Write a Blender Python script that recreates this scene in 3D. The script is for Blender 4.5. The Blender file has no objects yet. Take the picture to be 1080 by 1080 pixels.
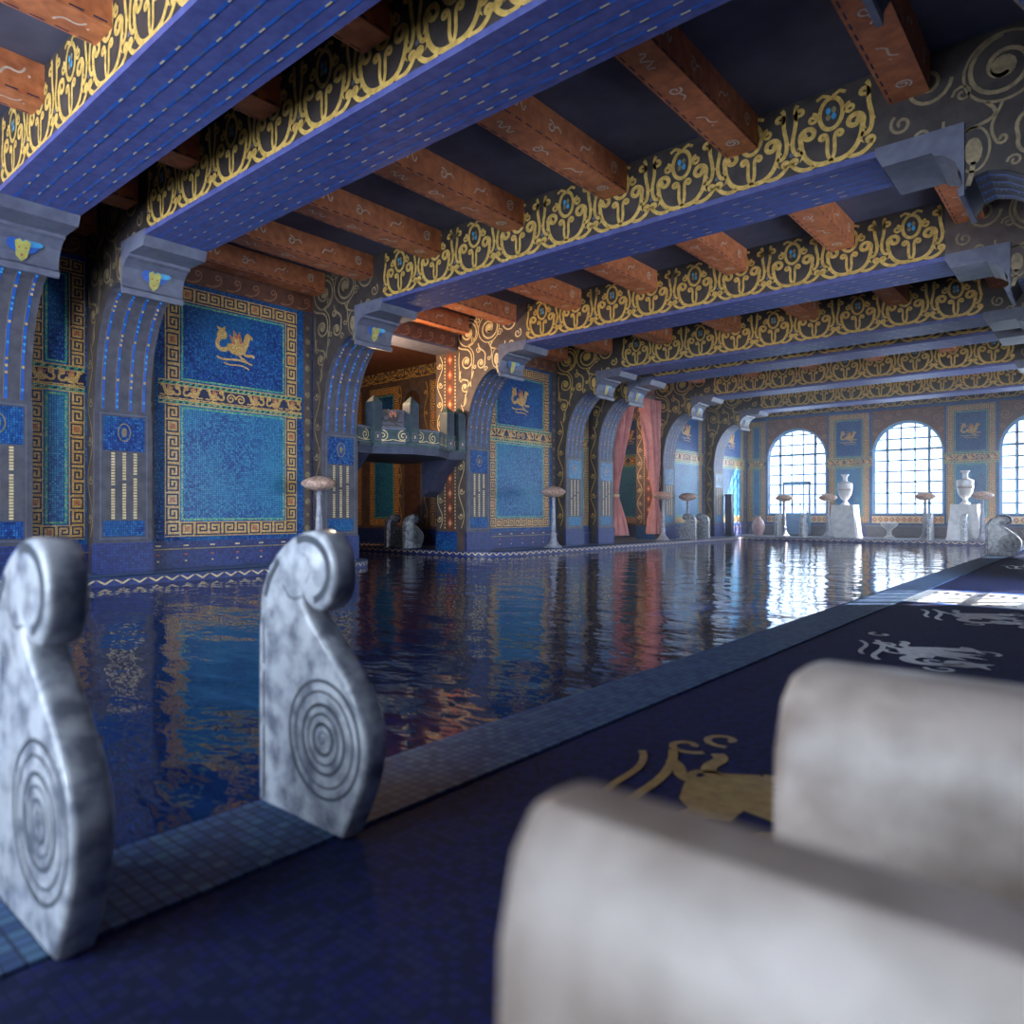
import bpy, bmesh, math, random
from math import sin, cos, pi, radians as R
from mathutils import Vector
random.seed(7)
S = bpy.context.scene
COL = S.collection

# ------------------------------------------------------------------ materials
def nt(name):
    m = bpy.data.materials.new(name); m.use_nodes = True
    t = m.node_tree; t.nodes.clear()
    out = t.nodes.new('ShaderNodeOutputMaterial')
    return m, t, out
def N(t, typ, **k):
    n = t.nodes.new(typ)
    for a, b in k.items():
        if a.startswith('i_'): n.inputs[a[2:].replace('_', ' ')].default_value = b
        else: setattr(n, a, b)
    return n
def c4(c): return (c[0], c[1], c[2], 1)
def pbsdf(t, out, col=None, rough=.4, metal=0, spec=.5, coat=0):
    p = N(t, 'ShaderNodeBsdfPrincipled')
    if col: p.inputs['Base Color'].default_value = c4(col)
    p.inputs['Roughness'].default_value = rough
    p.inputs['Metallic'].default_value = metal
    p.inputs['Specular IOR Level'].default_value = spec
    p.inputs['Coat Weight'].default_value = coat
    p.inputs['Coat Roughness'].default_value = .12
    t.links.new(p.outputs[0], out.inputs[0]); return p
def posnode(t):
    return N(t, 'ShaderNodeNewGeometry').outputs['Position']
def mat_noise(name, c1, c2, scale=4, rough=.5, metal=0, detail=4, bump=0, spec=.5, coat=0, lo=.35, hi=.65):
    m, t, out = nt(name); p = pbsdf(t, out, None, rough, metal, spec, coat)
    nz = N(t, 'ShaderNodeTexNoise'); nz.inputs['Scale'].default_value = scale; nz.inputs['Detail'].default_value = detail
    t.links.new(posnode(t), nz.inputs['Vector'])
    r = N(t, 'ShaderNodeValToRGB'); e = r.color_ramp.elements
    e[0].position = lo; e[1].position = hi; e[0].color = c4(c1); e[1].color = c4(c2)
    t.links.new(nz.outputs['Fac'], r.inputs[0]); t.links.new(r.outputs[0], p.inputs['Base Color'])
    if bump:
        b = N(t, 'ShaderNodeBump'); b.inputs['Strength'].default_value = bump; b.inputs['Distance'].default_value = .01
        t.links.new(nz.outputs['Fac'], b.inputs['Height']); t.links.new(b.outputs[0], p.inputs['Normal'])
    return m
def mat_mosaic(name, cols, size=.035, rough=.45, coat=0, patch=None, patch_scale=.9, grout=(.01, .015, .04), gl=.07, bump=.25, spec=.5):
    """small square tesserae; every tile takes one of cols"""
    m, t, out = nt(name); p = pbsdf(t, out, None, rough, 0, spec, coat)
    pos = posnode(t); L = t.links.new
    off = N(t, 'ShaderNodeVectorMath', operation='ADD'); off.inputs[1].default_value = (.0131, .0077, .0113); L(pos, off.inputs[0])
    sc = N(t, 'ShaderNodeVectorMath', operation='SCALE'); sc.inputs['Scale'].default_value = 1 / size; L(off.outputs[0], sc.inputs[0])
    fl = N(t, 'ShaderNodeVectorMath', operation='FLOOR'); L(sc.outputs[0], fl.inputs[0])
    wn = N(t, 'ShaderNodeTexWhiteNoise'); L(fl.outputs[0], wn.inputs['Vector'])
    r = N(t, 'ShaderNodeValToRGB'); r.color_ramp.interpolation = 'CONSTANT'
    e = r.color_ramp.elements
    n = len(cols)
    e[0].color = c4(cols[0]); e[1].position = 1 / n; e[1].color = c4(cols[1])
    for i in range(2, n):
        q = e.new(i / n); q.color = c4(cols[i])
    L(wn.outputs['Value'], r.inputs[0]); col = r.outputs[0]
    if patch:
        nz = N(t, 'ShaderNodeTexNoise'); nz.inputs['Scale'].default_value = patch_scale; nz.inputs['Detail'].default_value = 5; L(pos, nz.inputs['Vector'])
        rr = N(t, 'ShaderNodeValToRGB'); rr.color_ramp.elements[0].position = .42; rr.color_ramp.elements[1].position = .7
        L(nz.outputs['Fac'], rr.inputs[0])
        mx = N(t, 'ShaderNodeMix', data_type='RGBA', blend_type='MIX'); mf = N(t, 'ShaderNodeMath', operation='MULTIPLY'); mf.inputs[1].default_value = .55
        L(rr.outputs[0], mf.inputs[0]); L(mf.outputs[0], mx.inputs['Factor']); L(col, mx.inputs['A']); mx.inputs['B'].default_value = c4(patch)
        col = mx.outputs['Result']
    fr = N(t, 'ShaderNodeVectorMath', operation='FRACTION'); L(sc.outputs[0], fr.inputs[0])
    sb = N(t, 'ShaderNodeVectorMath', operation='SUBTRACT'); sb.inputs[1].default_value = (.5, .5, .5); L(fr.outputs[0], sb.inputs[0])
    ab = N(t, 'ShaderNodeVectorMath', operation='ABSOLUTE'); L(sb.outputs[0], ab.inputs[0])
    # distance to tile edge measured only in the two in-plane axes: weigh by 1-|normal|
    nm = N(t, 'ShaderNodeNewGeometry'); an = N(t, 'ShaderNodeVectorMath', operation='ABSOLUTE'); L(nm.outputs['True Normal'], an.inputs[0])
    inv = N(t, 'ShaderNodeVectorMath', operation='SUBTRACT'); inv.inputs[0].default_value = (1, 1, 1); L(an.outputs[0], inv.inputs[1])
    ml = N(t, 'ShaderNodeVectorMath', operation='MULTIPLY'); L(ab.outputs[0], ml.inputs[0]); L(inv.outputs[0], ml.inputs[1])
    sx = N(t, 'ShaderNodeSeparateXYZ'); L(ml.outputs[0], sx.inputs[0])
    m1 = N(t, 'ShaderNodeMath', operation='MAXIMUM'); L(sx.outputs[0], m1.inputs[0]); L(sx.outputs[1], m1.inputs[1])
    m2 = N(t, 'ShaderNodeMath', operation='MAXIMUM'); L(m1.outputs[0], m2.inputs[0]); L(sx.outputs[2], m2.inputs[1])
    gt = N(t, 'ShaderNodeMath', operation='GREATER_THAN'); gt.inputs[1].default_value = .5 - gl; L(m2.outputs[0], gt.inputs[0])
    mg = N(t, 'ShaderNodeMix', data_type='RGBA'); L(gt.outputs[0], mg.inputs['Factor']); L(col, mg.inputs['A']); mg.inputs['B'].default_value = c4(grout)
    L(mg.outputs['Result'], p.inputs['Base Color'])
    if bump:
        b = N(t, 'ShaderNodeBump'); b.inputs['Strength'].default_value = bump; b.inputs['Distance'].default_value = .004
        L(wn.outputs['Value'], b.inputs['Height']); L(b.outputs[0], p.inputs['Normal'])
    return m
def mat_plain(name, c, rough=.5, metal=0, spec=.5): return mat_noise(name, [x * .82 for x in c], [min(1, x * 1.15) for x in c], 9, rough, metal, 3, 0, spec)

M = {}
M['tile_blue'] = mat_mosaic('blue glass mosaic', [(.008, .035, .16), (.012, .06, .25), (.018, .10, .34), (.015, .05, .26), (.03, .16, .40), (.02, .08, .28)], .036, .45, 0, (.02, .20, .42), spec=.2)
M['tile_teal'] = mat_mosaic('light teal mosaic', [(.01, .07, .24), (.02, .13, .36), (.03, .2, .42), (.02, .1, .32), (.05, .26, .46), (.02, .17, .38)], .036, .36, .0, (.04, .30, .50), spec=.32)
M['tile_navy'] = mat_mosaic('navy mosaic', [(.006, .012, .07), (.01, .02, .12), (.012, .03, .15), (.008, .018, .09)], .036, .45, 0)
M['tile_base'] = mat_mosaic('plinth mosaic', [(.012, .02, .13), (.02, .035, .2), (.016, .03, .16), (.02, .05, .22)], .05, .45, 0)
M['tile_gold'] = mat_mosaic('gold mosaic', [(.62, .36, .10), (.72, .46, .14), (.55, .30, .08), (.78, .52, .2), (.66, .34, .1)], .03, .38, .1, bump=.15, grout=(.3, .15, .04))
M['tile_green'] = mat_mosaic('green mosaic', [(.05, .36, .22), (.12, .46, .22), (.03, .30, .26), (.35, .55, .2)], .03, .35, .1, grout=(.01, .1, .1))
M['tile_red'] = mat_mosaic('red mosaic', [(.55, .12, .05), (.7, .2, .07), (.6, .26, .08)], .03, .35, .1)
M['pool_tile'] = mat_mosaic('pool basin mosaic', [(.006, .02, .13), (.008, .03, .2), (.012, .05, .25)], .05, .3, .2)
M['gold'] = mat_noise('gilded paint', (.44, .27, .06), (.68, .43, .12), 14, .5, .0)
M['goldl'] = mat_noise('pale gilded paint', (.55, .40, .20), (.78, .6, .32), 14, .5, 0)
M['olive'] = mat_noise('dull bronze paint', (.17, .125, .07), (.30, .22, .12), 12, .5, 0)
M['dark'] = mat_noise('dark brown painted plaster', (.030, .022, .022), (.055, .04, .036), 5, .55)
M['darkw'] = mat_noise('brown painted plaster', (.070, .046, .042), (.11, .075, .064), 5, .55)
M['navyp'] = mat_plain('navy paint', (.012, .015, .06), .5)
M['bluep'] = mat_plain('bright blue paint', (.02, .10, .42), .45)
M['skyp'] = mat_plain('sky blue paint', (.05, .30, .55), .45)
M['yellowp'] = mat_plain('mask yellow paint', (.42, .38, .09), .5)
M['redp'] = mat_plain('brick red paint', (.45, .09, .04), .5)
M['whitep'] = mat_plain('cream line paint', (.62, .50, .42), .5)
M['stone'] = mat_noise('blue grey stone', (.070, .065, .082), (.105, .099, .122), 6, .55, 0, 6, .15, .35)
M['stonel'] = mat_noise('blue grey stone light', (.095, .097, .145), (.135, .138, .19), 6, .45, 0, 6, .1)
M['beamblue'] = mat_noise('violet blue beam paint', (.055, .062, .20), (.085, .095, .27), 8, .5, 0, 5, .1)
M['ceil'] = mat_noise('slate ceiling plaster', (.055, .055, .09), (.08, .08, .125), 2, .7)
M['joist'] = mat_noise('orange brown wood', (.38, .11, .042), (.58, .19, .075), 7, .5, 0, 6, .2)
M['friezebr'] = mat_noise('red brown frieze', (.11, .038, .022), (.17, .06, .034), 7, .55)
M['friezeln'] = mat_noise('frieze line', (.30, .13, .07), (.38, .18, .09), 7, .55)
M['marble'] = mat_noise('grey veined marble', (.17, .18, .22), (.50, .51, .54), 13, .26, 0, 12, .1, .5, .2, .34, .60)
M['marblew'] = mat_noise('white marble', (.50, .49, .50), (.70, .69, .69), 5, .35, 0, 8, .05, .5, .1)
M['marbleb'] = mat_noise('warm beige marble', (.20, .14, .11), (.44, .36, .31), 7, .4, 0, 8, .05, .5, 0, .3, .62)
M['groove'] = mat_noise('painted groove shade', (.03, .035, .05), (.06, .07, .09), 9, .6)  # flat dark ribbons that paint the shade inside the carved grooves
M['alab'] = mat_noise('mottled alabaster', (.36, .20, .16), (.74, .52, .40), 16, .4, 0, 8, .05, .5, .1)
M['lampst'] = mat_noise('lamp stand marble', (.20, .20, .25), (.36, .36, .42), 9, .4, 0, 8)
M['curtain'] = mat_noise('dusty rose velvet', (.56, .22, .22), (.70, .33, .31), 3, .7)
M['wood'] = mat_noise('dark wood', (.04, .02, .015), (.08, .04, .025), 8, .5)
M['balc'] = mat_noise('dark green painted metal', (.02, .045, .05), (.045, .08, .085), 6, .45)
M['slab'] = mat_noise('slate blue slab', (.03, .035, .07), (.05, .055, .1), 6, .5)
M['frame'] = mat_noise('blue window frame paint', (.16, .34, .58), (.22, .42, .66), 6, .5)
M['deck'] = mat_mosaic('pale slate deck tile', [(.10, .13, .22), (.13, .17, .27), (.09, .12, .2)], .06, .3, .1, bump=.1)
M['coping'] = mat_mosaic('blue coping tile', [(.03, .06, .14), (.05, .1, .2), (.04, .08, .18), (.06, .12, .2)], .045, .6, 0, bump=.1, spec=.25)

def mat_floor():
    m = mat_mosaic('floor mosaic', [(.012, .015, .045), (.018, .022, .07), (.014, .016, .08)], .03, .7, 0, bump=.1, spec=.12)
    return m
M['floor'] = mat_floor()
def mat_water():
    m, t, out = nt('pool water'); p = pbsdf(t, out, (.004, .010, .045), .03, 0, .5)
    p.inputs['IOR'].default_value = 1.5
    pos = posnode(t); L = t.links.new
    mp = N(t, 'ShaderNodeMapping'); mp.inputs['Rotation'].default_value = (0, 0, R(40)); mp.inputs['Scale'].default_value = (1.1, 2.0, 1); L(pos, mp.inputs['Vector'])
    a = N(t, 'ShaderNodeTexNoise'); a.inputs['Scale'].default_value = 1.0; a.inputs['Detail'].default_value = 3; a.inputs['Roughness'].default_value = .45; L(mp.outputs[0], a.inputs['Vector'])
    b_ = N(t, 'ShaderNodeTexNoise'); b_.inputs['Scale'].default_value = 5; b_.inputs['Detail'].default_value = 2; L(mp.outputs[0], b_.inputs['Vector'])
    b1 = N(t, 'ShaderNodeBump'); b1.inputs['Strength'].default_value = 1; b1.inputs['Distance'].default_value = .028; L(a.outputs['Fac'], b1.inputs['Height'])
    b2 = N(t, 'ShaderNodeBump'); b2.inputs['Strength'].default_value = 1; b2.inputs['Distance'].default_value = .0036; L(b_.outputs['Fac'], b2.inputs['Height']); L(b1.outputs[0], b2.inputs['Normal'])
    L(b2.outputs[0], p.inputs['Normal']); return m
M['water'] = mat_water()
def mat_glass():
    m, t, out = nt('clear window glass'); L = t.links.new
    tr = N(t, 'ShaderNodeBsdfTransparent'); tr.inputs[0].default_value = (.96, .98, 1, 1)
    gl = N(t, 'ShaderNodeBsdfGlossy'); gl.inputs['Roughness'].default_value = .02
    fr = N(t, 'ShaderNodeFresnel'); fr.inputs[0].default_value = 1.3
    mx = N(t, 'ShaderNodeMixShader'); L(fr.outputs[0], mx.inputs[0]); L(tr.outputs[0], mx.inputs[1]); L(gl.outputs[0], mx.inputs[2]); L(mx.outputs[0], out.inputs[0])
    return m
M['glass'] = mat_glass()

# ------------------------------------------------------------------ mesh helpers
class Fr:
    """plane frame: o + a*u + b*v + off*n"""
    def __init__(s, o, u, v, n): s.o, s.u, s.v, s.n = map(Vector, (o, u, v, n))
    def __call__(s, a, b, off=0): return s.o + s.u * a + s.v * b + s.n * off
class MB:
    def __init__(s): s.v = []; s.f = []; s.m = []; s.mats = []
    def mi(s, k):
        if k not in s.mats: s.mats.append(k)
        return s.mats.index(k)
    def face(s, pts, k):
        i = len(s.v); s.v += [tuple(p) for p in pts]; s.f.append(tuple(range(i, i + len(pts)))); s.m.append(s.mi(k))
    def mesh(s, vs, fs, k):
        i = len(s.v); s.v += [tuple(p) for p in vs]; q = s.mi(k)
        for f in fs: s.f.append(tuple(i + j for j in f)); s.m.append(q)
    def box(s, x0, x1, y0, y1, z0, z1, k):
        vs = [(x0, y0, z0), (x1, y0, z0), (x1, y1, z0), (x0, y1, z0), (x0, y0, z1), (x1, y0, z1), (x1, y1, z1), (x0, y1, z1)]
        s.mesh(vs, [(3, 2, 1, 0), (4, 5, 6, 7), (0, 1, 5, 4), (1, 2, 6, 5), (2, 3, 7, 6), (3, 0, 4, 7)], k)
    def rect(s, fr, a0, a1, b0, b1, k, off=.004):
        s.face([fr(a0, b0, off), fr(a1, b0, off), fr(a1, b1, off), fr(a0, b1, off)], k)
    def poly(s, fr, pts, k, off=.004): s.face([fr(a, b, off) for a, b in pts], k)
    def disc(s, fr, a, b, r, k, off=.006, n=12, ry=None):
        ry = ry or r; s.face([fr(a + r * cos(2 * pi * i / n), b + ry * sin(2 * pi * i / n), off) for i in range(n)], k)
    def ring(s, fr, a, b, r, w, k, off=.006, n=28, ry=None):
        ry = ry or r
        s.ribbon(fr, [(a + r * cos(2 * pi * i / n), b + ry * sin(2 * pi * i / n)) for i in range(n + 1)], w, k, off)
    def ribbon(s, fr, pts, w, k, off=.006, taper=False):
        n = len(pts); L = []; Rr = []
        for i, (a, b) in enumerate(pts):
            p0 = pts[max(i - 1, 0)]; p1 = pts[min(i + 1, n - 1)]
            dx, dy = p1[0] - p0[0], p1[1] - p0[1]; d = math.hypot(dx, dy) or 1
            h = w / 2 * ((1 - .75 * i / (n - 1)) if taper else 1)
            L.append(fr(a - dy / d * h, b + dx / d * h, off)); Rr.append(fr(a + dy / d * h, b - dx / d * h, off))
        s.mesh(L + Rr, [(i, n + i, n + i + 1, i + 1) for i in range(n - 1)], k)
    def prism(s, pts, y0, y1, k):
        """closed polygon (x,z) extruded along y"""
        n = len(pts)
        vs = [(x, y0, z) for x, z in pts] + [(x, y1, z) for x, z in pts]
        s.mesh(vs, [tuple(range(n)), tuple(range(2 * n - 1, n - 1, -1))] + [(i, i + n, (i + 1) % n + n, (i + 1) % n) for i in range(n)], k)
    def lathe(s, prof, k, c=(0, 0, 0), n=24, sq=False):
        vs = []; fs = []
        for r, z in prof:
            for i in range(n):
                th = 2 * pi * (i + .5) / n; vs.append((c[0] + r * cos(th), c[1] + r * sin(th), c[2] + z))
        for j in range(len(prof) - 1):
            for i in range(n): fs.append((j * n + i, j * n + (i + 1) % n, (j + 1) * n + (i + 1) % n, (j + 1) * n + i))
        fs.append(tuple(reversed(range(n)))); fs.append(tuple((len(prof) - 1) * n + i for i in range(n)))
        s.mesh(vs, fs, k)
    def build(s, name, parent=None, smooth=False, recalc=False):
        me = bpy.data.meshes.new(name); me.from_pydata(s.v, [], s.f)
        for k in s.mats: me.materials.append(M[k])
        me.polygons.foreach_set('material_index', s.m)
        if smooth: me.polygons.foreach_set('use_smooth', [True] * len(s.f))
        me.update()
        if recalc:
            b = bmesh.new(); b.from_mesh(me); bmesh.ops.recalc_face_normals(b, faces=b.faces); b.to_mesh(me); b.free()
        if smooth:
            try: me.set_sharp_from_angle(angle=R(40))
            except Exception: pass
        o = bpy.data.objects.new(name, me); COL.objects.link(o); o.parent = parent
        return o
def tag(o, label=None, cat=None, group=None, kind=None):
    if label: o['label'] = label
    if cat: o['category'] = cat
    if group: o['group'] = group
    if kind: o['kind'] = kind
    return o
def empty(name, loc=(0, 0, 0), rz=0):
    o = bpy.data.objects.new(name, None); o.location = loc; o.rotation_euler = (0, 0, rz); o.empty_display_size = .1; COL.objects.link(o); return o
def copy_tree(o, parent=None):
    c = o.copy(); COL.objects.link(c); c.parent = parent
    for ch in [x for x in o.children]: copy_tree(ch, c)
    return c
def spiral(cx, cy, r0, r1, t0, turns, n=26):
    return [(cx + (r0 + (r1 - r0) * i / n) * cos(t0 + 2 * pi * turns * i / n), cy + (r0 + (r1 - r0) * i / n) * sin(t0 + 2 * pi * turns * i / n)) for i in range(n + 1)]
def bez(p0, p1, p2, p3, n=10):
    o = []
    for i in range(n + 1):
        t = i / n; u = 1 - t
        o.append(tuple(u ** 3 * a + 3 * u * u * t * b + 3 * u * t * t * c + t ** 3 * d for a, b, c, d in zip(p0, p1, p2, p3)))
    return o
def fill(mb, loops, to3, k):
    """planar polygon with holes"""
    b = bmesh.new()
    for lp in loops:
        vs = [b.verts.new((p[0], p[1], 0)) for p in lp]
        for i in range(len(vs)): b.edges.new((vs[i], vs[(i + 1) % len(vs)]))
    bmesh.ops.triangle_fill(b, use_beauty=True, use_dissolve=False, edges=b.edges[:], normal=(0, 0, 1))
    b.verts.index_update()
    vs = [to3(v.co.x, v.co.y) for v in b.verts]; fs = [tuple(v.index for v in f.verts) for f in b.faces]
    mb.mesh(vs, fs, k); b.free()

# ------------------------------------------------------------------ layout constants (metres)
XB, XP, XW = -13.45, -13.10, -14.25      # left wall face, pier face, outer wall face
XC = -6.6                                  # long centre line of the ceiling
XR = 2 * XC - XB                           # right wall face
TH = .90
FINS = {'Z': 2.80, 'A': 4.63, 'B': 9.14, 'C': 13.63, 'D': 18.08, 'E': 19.91, 'F': 24.37, 'G': 28.85}
YF = 33.3; YN = -4.0; ZC = 6.2
ZW = -.12                                  # water level
def mx(x): return 2 * XC - x

# ------------------------------------------------------------------ ornament
def beam_scroll(mb, fr, W, H, k='gold'):
    n = max(1, round(W / .98)); U = W / n; w = .052 * H / .9
    for i in range(n):
        c = (i + .5) * U; h = H
        for sg in (-1, 1):
            X = lambda q: c + sg * q * U
            def T(pts): return [(X(a), b * h) for a, b in pts]
            mb.ribbon(fr, T(bez((0, .06), (.16, .02), (.34, .10), (.36, .42)) + spiral(.27, .50, .10, .03, 0, 1.15, 20)), w * 1.15, k)
            mb.ribbon(fr, T(bez((.34, .30), (.44, .22), (.50, .40), (.44, .62)) + bez((.44, .62), (.40, .80), (.46, .92), (.40, .97), 6)), w, k)
            mb.ribbon(fr, T(spiral(.37, .84, .07, .015, -1.2, 1.1, 16)), w * .9, k)
            mb.ribbon(fr, T(bez((0, .06), (.08, .20), (.02, .30), (.05, .40)) + spiral(.10, .40, .05, .012, pi, -1.1, 14)), w * .85, k)
            mb.ribbon(fr, T(bez((.20, .06), (.30, .0), (.40, .06), (.46, .14)) + spiral(.44, .19, .05, .012, -1.2, 1.2, 14)), w, k)
            for a, b, d in ((.20, .07, -.5), (.33, .22, 0.1), (.36, .40, .3), (.46, .5, .5)):
                mb.poly(fr, T([(a - .018, b), (a + .018, b + .02), (a + .03 * cos(d) + .02, b - .06)]), k, .0055)
        pts = [(c + .135 * U * cos(th), (.70 + .21 * sin(th)) * h) for th in [2 * pi * j / 24 for j in range(25)]]
        mb.ribbon(fr, pts, w, k)
        for q in range(4):
            th = pi / 4 + q * pi / 2; mb.disc(fr, c + .045 * U * cos(th), (.70 + .06 * sin(th)) * h, .03 * U, ('skyp' if q % 2 else 'olive'), .007, 8, .045 * h)
        mb.disc(fr, i * U + .02, .30 * h, .03, 'stonel', .007, 8)
        for sg in (-1, 1):
            mb.ribbon(fr, spiral(c + sg * .22 * U, .70 * h, .075 * h, .012, pi / 2, 1.3 * sg, 14), w * .75, k)
            mb.ribbon(fr, [(c + sg * .17 * U, .93 * h), (c + sg * .10 * U, .97 * h), (c + sg * .02 * U, .93 * h)], w * .8, k)
def vine(mb, fr, a, b0, b1, amp, k, w=.03, step=.62):
    n = max(2, round((b1 - b0) / step)); s = (b1 - b0) / n
    pts = [(a + amp * sin(pi * j / 8), b0 + s * j / 8) for j in range(n * 8 + 1)]
    mb.ribbon(fr, pts, w, k)
    for i in range(n):
        sg = 1 if i % 2 == 0 else -1
        mb.ribbon(fr, spiral(a - sg * amp * .15, b0 + s * (i + .5), amp * .95, amp * .2, (pi if sg > 0 else 0), 1.2 * sg, 16), w * .9, k)
        mb.disc(fr, a - sg * amp * .15, b0 + s * (i + .5), amp * .28, k, .006, 8)
KEYP = [(0, .12), (.86, .12), (.86, .88), (.14, .88), (.14, .37), (.60, .37), (.60, .63), (.37, .63)]
BOXP = [(.5, .14), (.14, .14), (.14, .86), (.86, .86), (.86, .14), (.5, .14)]
def meander(mb, fr, a0, b0, a1, b1, w, horiz, phase=0):
    """gold band between two corners with a running dark key pattern"""
    mb.rect(fr, a0, a1, b0, b1, 'tile_gold', .006)
    L = (a1 - a0) if horiz else (b1 - b0)
    n = max(1, round(L / w)); c = L / n; t = .052
    for i in range(n):
        j = i + phase; bx = j % 5 == 2
        def P(x, y):
            if j % 2: x = 1 - x
            return (a0 + (i + x) * c, b0 + y * w) if horiz else (a0 + y * w, b0 + (i + x) * c)
        def bar(p, q):
            x0, x1 = min(p[0], q[0]) - t, max(p[0], q[0]) + t; y0, y1 = min(p[1], q[1]) - t, max(p[1], q[1]) + t
            (u0, v0), (u1, v1) = P(max(0, x0), y0), P(min(1, x1), y1)
            mb.rect(fr, min(u0, u1), max(u0, u1), min(v0, v1), max(v0, v1), 'navyp', .008)
        pts = BOXP if bx else KEYP
        for p, q in zip(pts, pts[1:]): bar(p, q)
        if not bx: bar((.86, .12), (1, .12))
        if bx:
            (u0, v0), (u1, v1) = P(.32, .32), P(.68, .68); mb.rect(fr, min(u0, u1), max(u0, u1), min(v0, v1), max(v0, v1), 'tile_red', .008)
def creature(mb, fr, a, b, s, k='tile_gold', fl=1):
    """leaping sea horse with curled tail"""
    T = lambda pts: [(a + fl * x * s, b + y * s) for x, y in pts]
    mb.poly(fr, T([(-.26, -.10), (-.12, -.22), (.08, -.26), (.27, -.18), (.36, .02), (.30, .14), (.16, .10), (.04, .04), (-.10, .06), (-.24, .04)]), k, .007)
    mb.poly(fr, T([(.20, .06), (.27, .34), (.34, .42), (.50, .34), (.52, .26), (.42, .24), (.38, .04)]), k, .0075)
    mb.poly(fr, T([(-.10, .04), (-.20, .30), (-.06, .22), (-.08, .46), (.06, .30), (.12, .44), (.20, .10)]), k if k.startswith('inlay') else 'tile_red', .0085)
    mb.poly(fr, T([(-.02, .0), (-.06, .26), (.04, .16), (.08, .28), (.14, .02)]), k, .0095)
    mb.ribbon(fr, T(bez((-.16, -.04), (-.42, -.30), (-.66, -.06), (-.46, .16)) + spiral(-.38, .24, .12, .03, -2.2, -1.3, 14)), .12 * s, k, .0085)
    mb.poly(fr, T([(-.44, .30), (-.56, .46), (-.40, .42), (-.30, .50), (-.32, .34)]), k, .0105)
    mb.ribbon(fr, T(bez((.2, -.14), (.38, -.32), (.44, -.12), (.56, -.24), 8)), .075 * s, k, .008)
    mb.ribbon(fr, T(bez((.1, -.18), (.12, -.36), (.26, -.3), (.34, -.42), 8)), .065 * s, k, .008)
    mb.ribbon(fr, T(bez((-.55, -.36), (-.3, -.52), (-.05, -.25), (.5, -.46), 12)), .05 * s, k, .009)
    mb.ribbon(fr, T(bez((-.35, -.50), (-.1, -.62), (.1, -.42), (.4, -.60), 12)), .04 * s, k, .009)
def frieze_band(mb, fr, a0, a1, b0, b1, key=0):
    h = b1 - b0; e = h * .22
    mb.rect(fr, a0, a1, b0, b1, 'navyp', .010)
    for q0, q1 in ((b0, b0 + e), (b1 - e, b1)):
        mb.rect(fr, a0, a1, q0, q1, 'tile_green', .012)
        mb.rect(fr, a0, a1, q0, q0 + e * .18, 'tile_gold', .014); mb.rect(fr, a0, a1, q1 - e * .18, q1, 'tile_gold', .014)
        n = max(2, round((a1 - a0) / .12)); c = (a1 - a0) / n
        for i in range(n):
            x = a0 + i * c
            mb.poly(fr, [(x, q0 + e * .3), (x + c * .5, q0 + e * .3), (x + c * .75, q0 + e * .7), (x + c * .25, q0 + e * .7)], 'navyp', .015)
    H = h - 2 * e; n = max(1, round((a1 - a0) / (H * 1.75))); c = (a1 - a0) / n
    for i in range(n):
        x = a0 + (i + .5) * c; y = (b0 + b1) / 2
        if (i + key) % 4 == 3:
            mb.ribbon(fr, spiral(x - c * .24, y, H * .40, H * .06, 0, 1.5, 18), H * .13, 'tile_gold', .014)
            mb.ribbon(fr, spiral(x + c * .24, y, H * .40, H * .06, pi, -1.5, 18), H * .13, 'tile_gold', .014)
        else:
            f2 = Fr(fr(0, 0, .006), fr.u, fr.v, fr.n); creature(mb, f2, x, y + .01, H * 1.35, 'tile_gold', 1 if (i + key) % 2 else -1)
        mb.ribbon(fr, [(x - c * .5 + c * j / 6, b0 + e + H * (.06 + .05 * (j % 2))) for j in range(7)], H * .07, 'tile_gold', .014)

def make_panel(name, W, z0, z1, zb0, zb1, bw, emblem=True, field='tile_blue', low='tile_teal', double=False):
    """local frame: x = across, z = up, facing -y local; origin at bottom centre on the wall plane"""
    root = empty(name)
    fr = Fr((0, 0, 0), (1, 0, 0), (0, 0, 1), (0, -1, 0)); a = W / 2
    f = MB()
    for b0, b1, k in ((z0 + bw, zb0, low), (zb1, z1 - bw, field)):
        f.rect(fr, -a + bw, a - bw, b0, b1, k, .004)
        g = .028
        for r in ((-a + bw + g, -a + bw + 2.2 * g, b0 + g, b1 - g), (a - bw - 2.2 * g, a - bw - g, b0 + g, b1 - g)): f.rect(fr, *r, 'tile_green', .006)
        f.rect(fr, -a + bw + g, a - bw - g, b0 + g, b0 + 2.2 * g, 'tile_green', .006); f.rect(fr, -a + bw + g, a - bw - g, b1 - 2.2 * g, b1 - g, 'tile_green', .006)
    f.build('mosaic_field', root)
    m = MB()
    for a0, a1 in ((-a, -a + bw), (a - bw, a)):
        meander(m, fr, a0, z0 + bw, a1, zb0, bw, False, 1); meander(m, fr, a0, zb1, a1, z1 - bw, bw, False, 0)
    meander(m, fr, -a, z0, a, z0 + bw, bw, True, 1); meander(m, fr, -a, z1 - bw, a, z1, bw, True, 1)
    m.build('meander_border', root)
    b = MB(); frieze_band(b, fr, -a - .12 if not double else -a, a + .12 if not double else a, zb0, zb1); b.build('figure_frieze', root)
    if emblem:
        e = MB(); creature(e, fr, 0, (zb1 + z1) / 2 - .05, .72 if W > 2 else .6); e.build('emblem', root)
    return root

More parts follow.
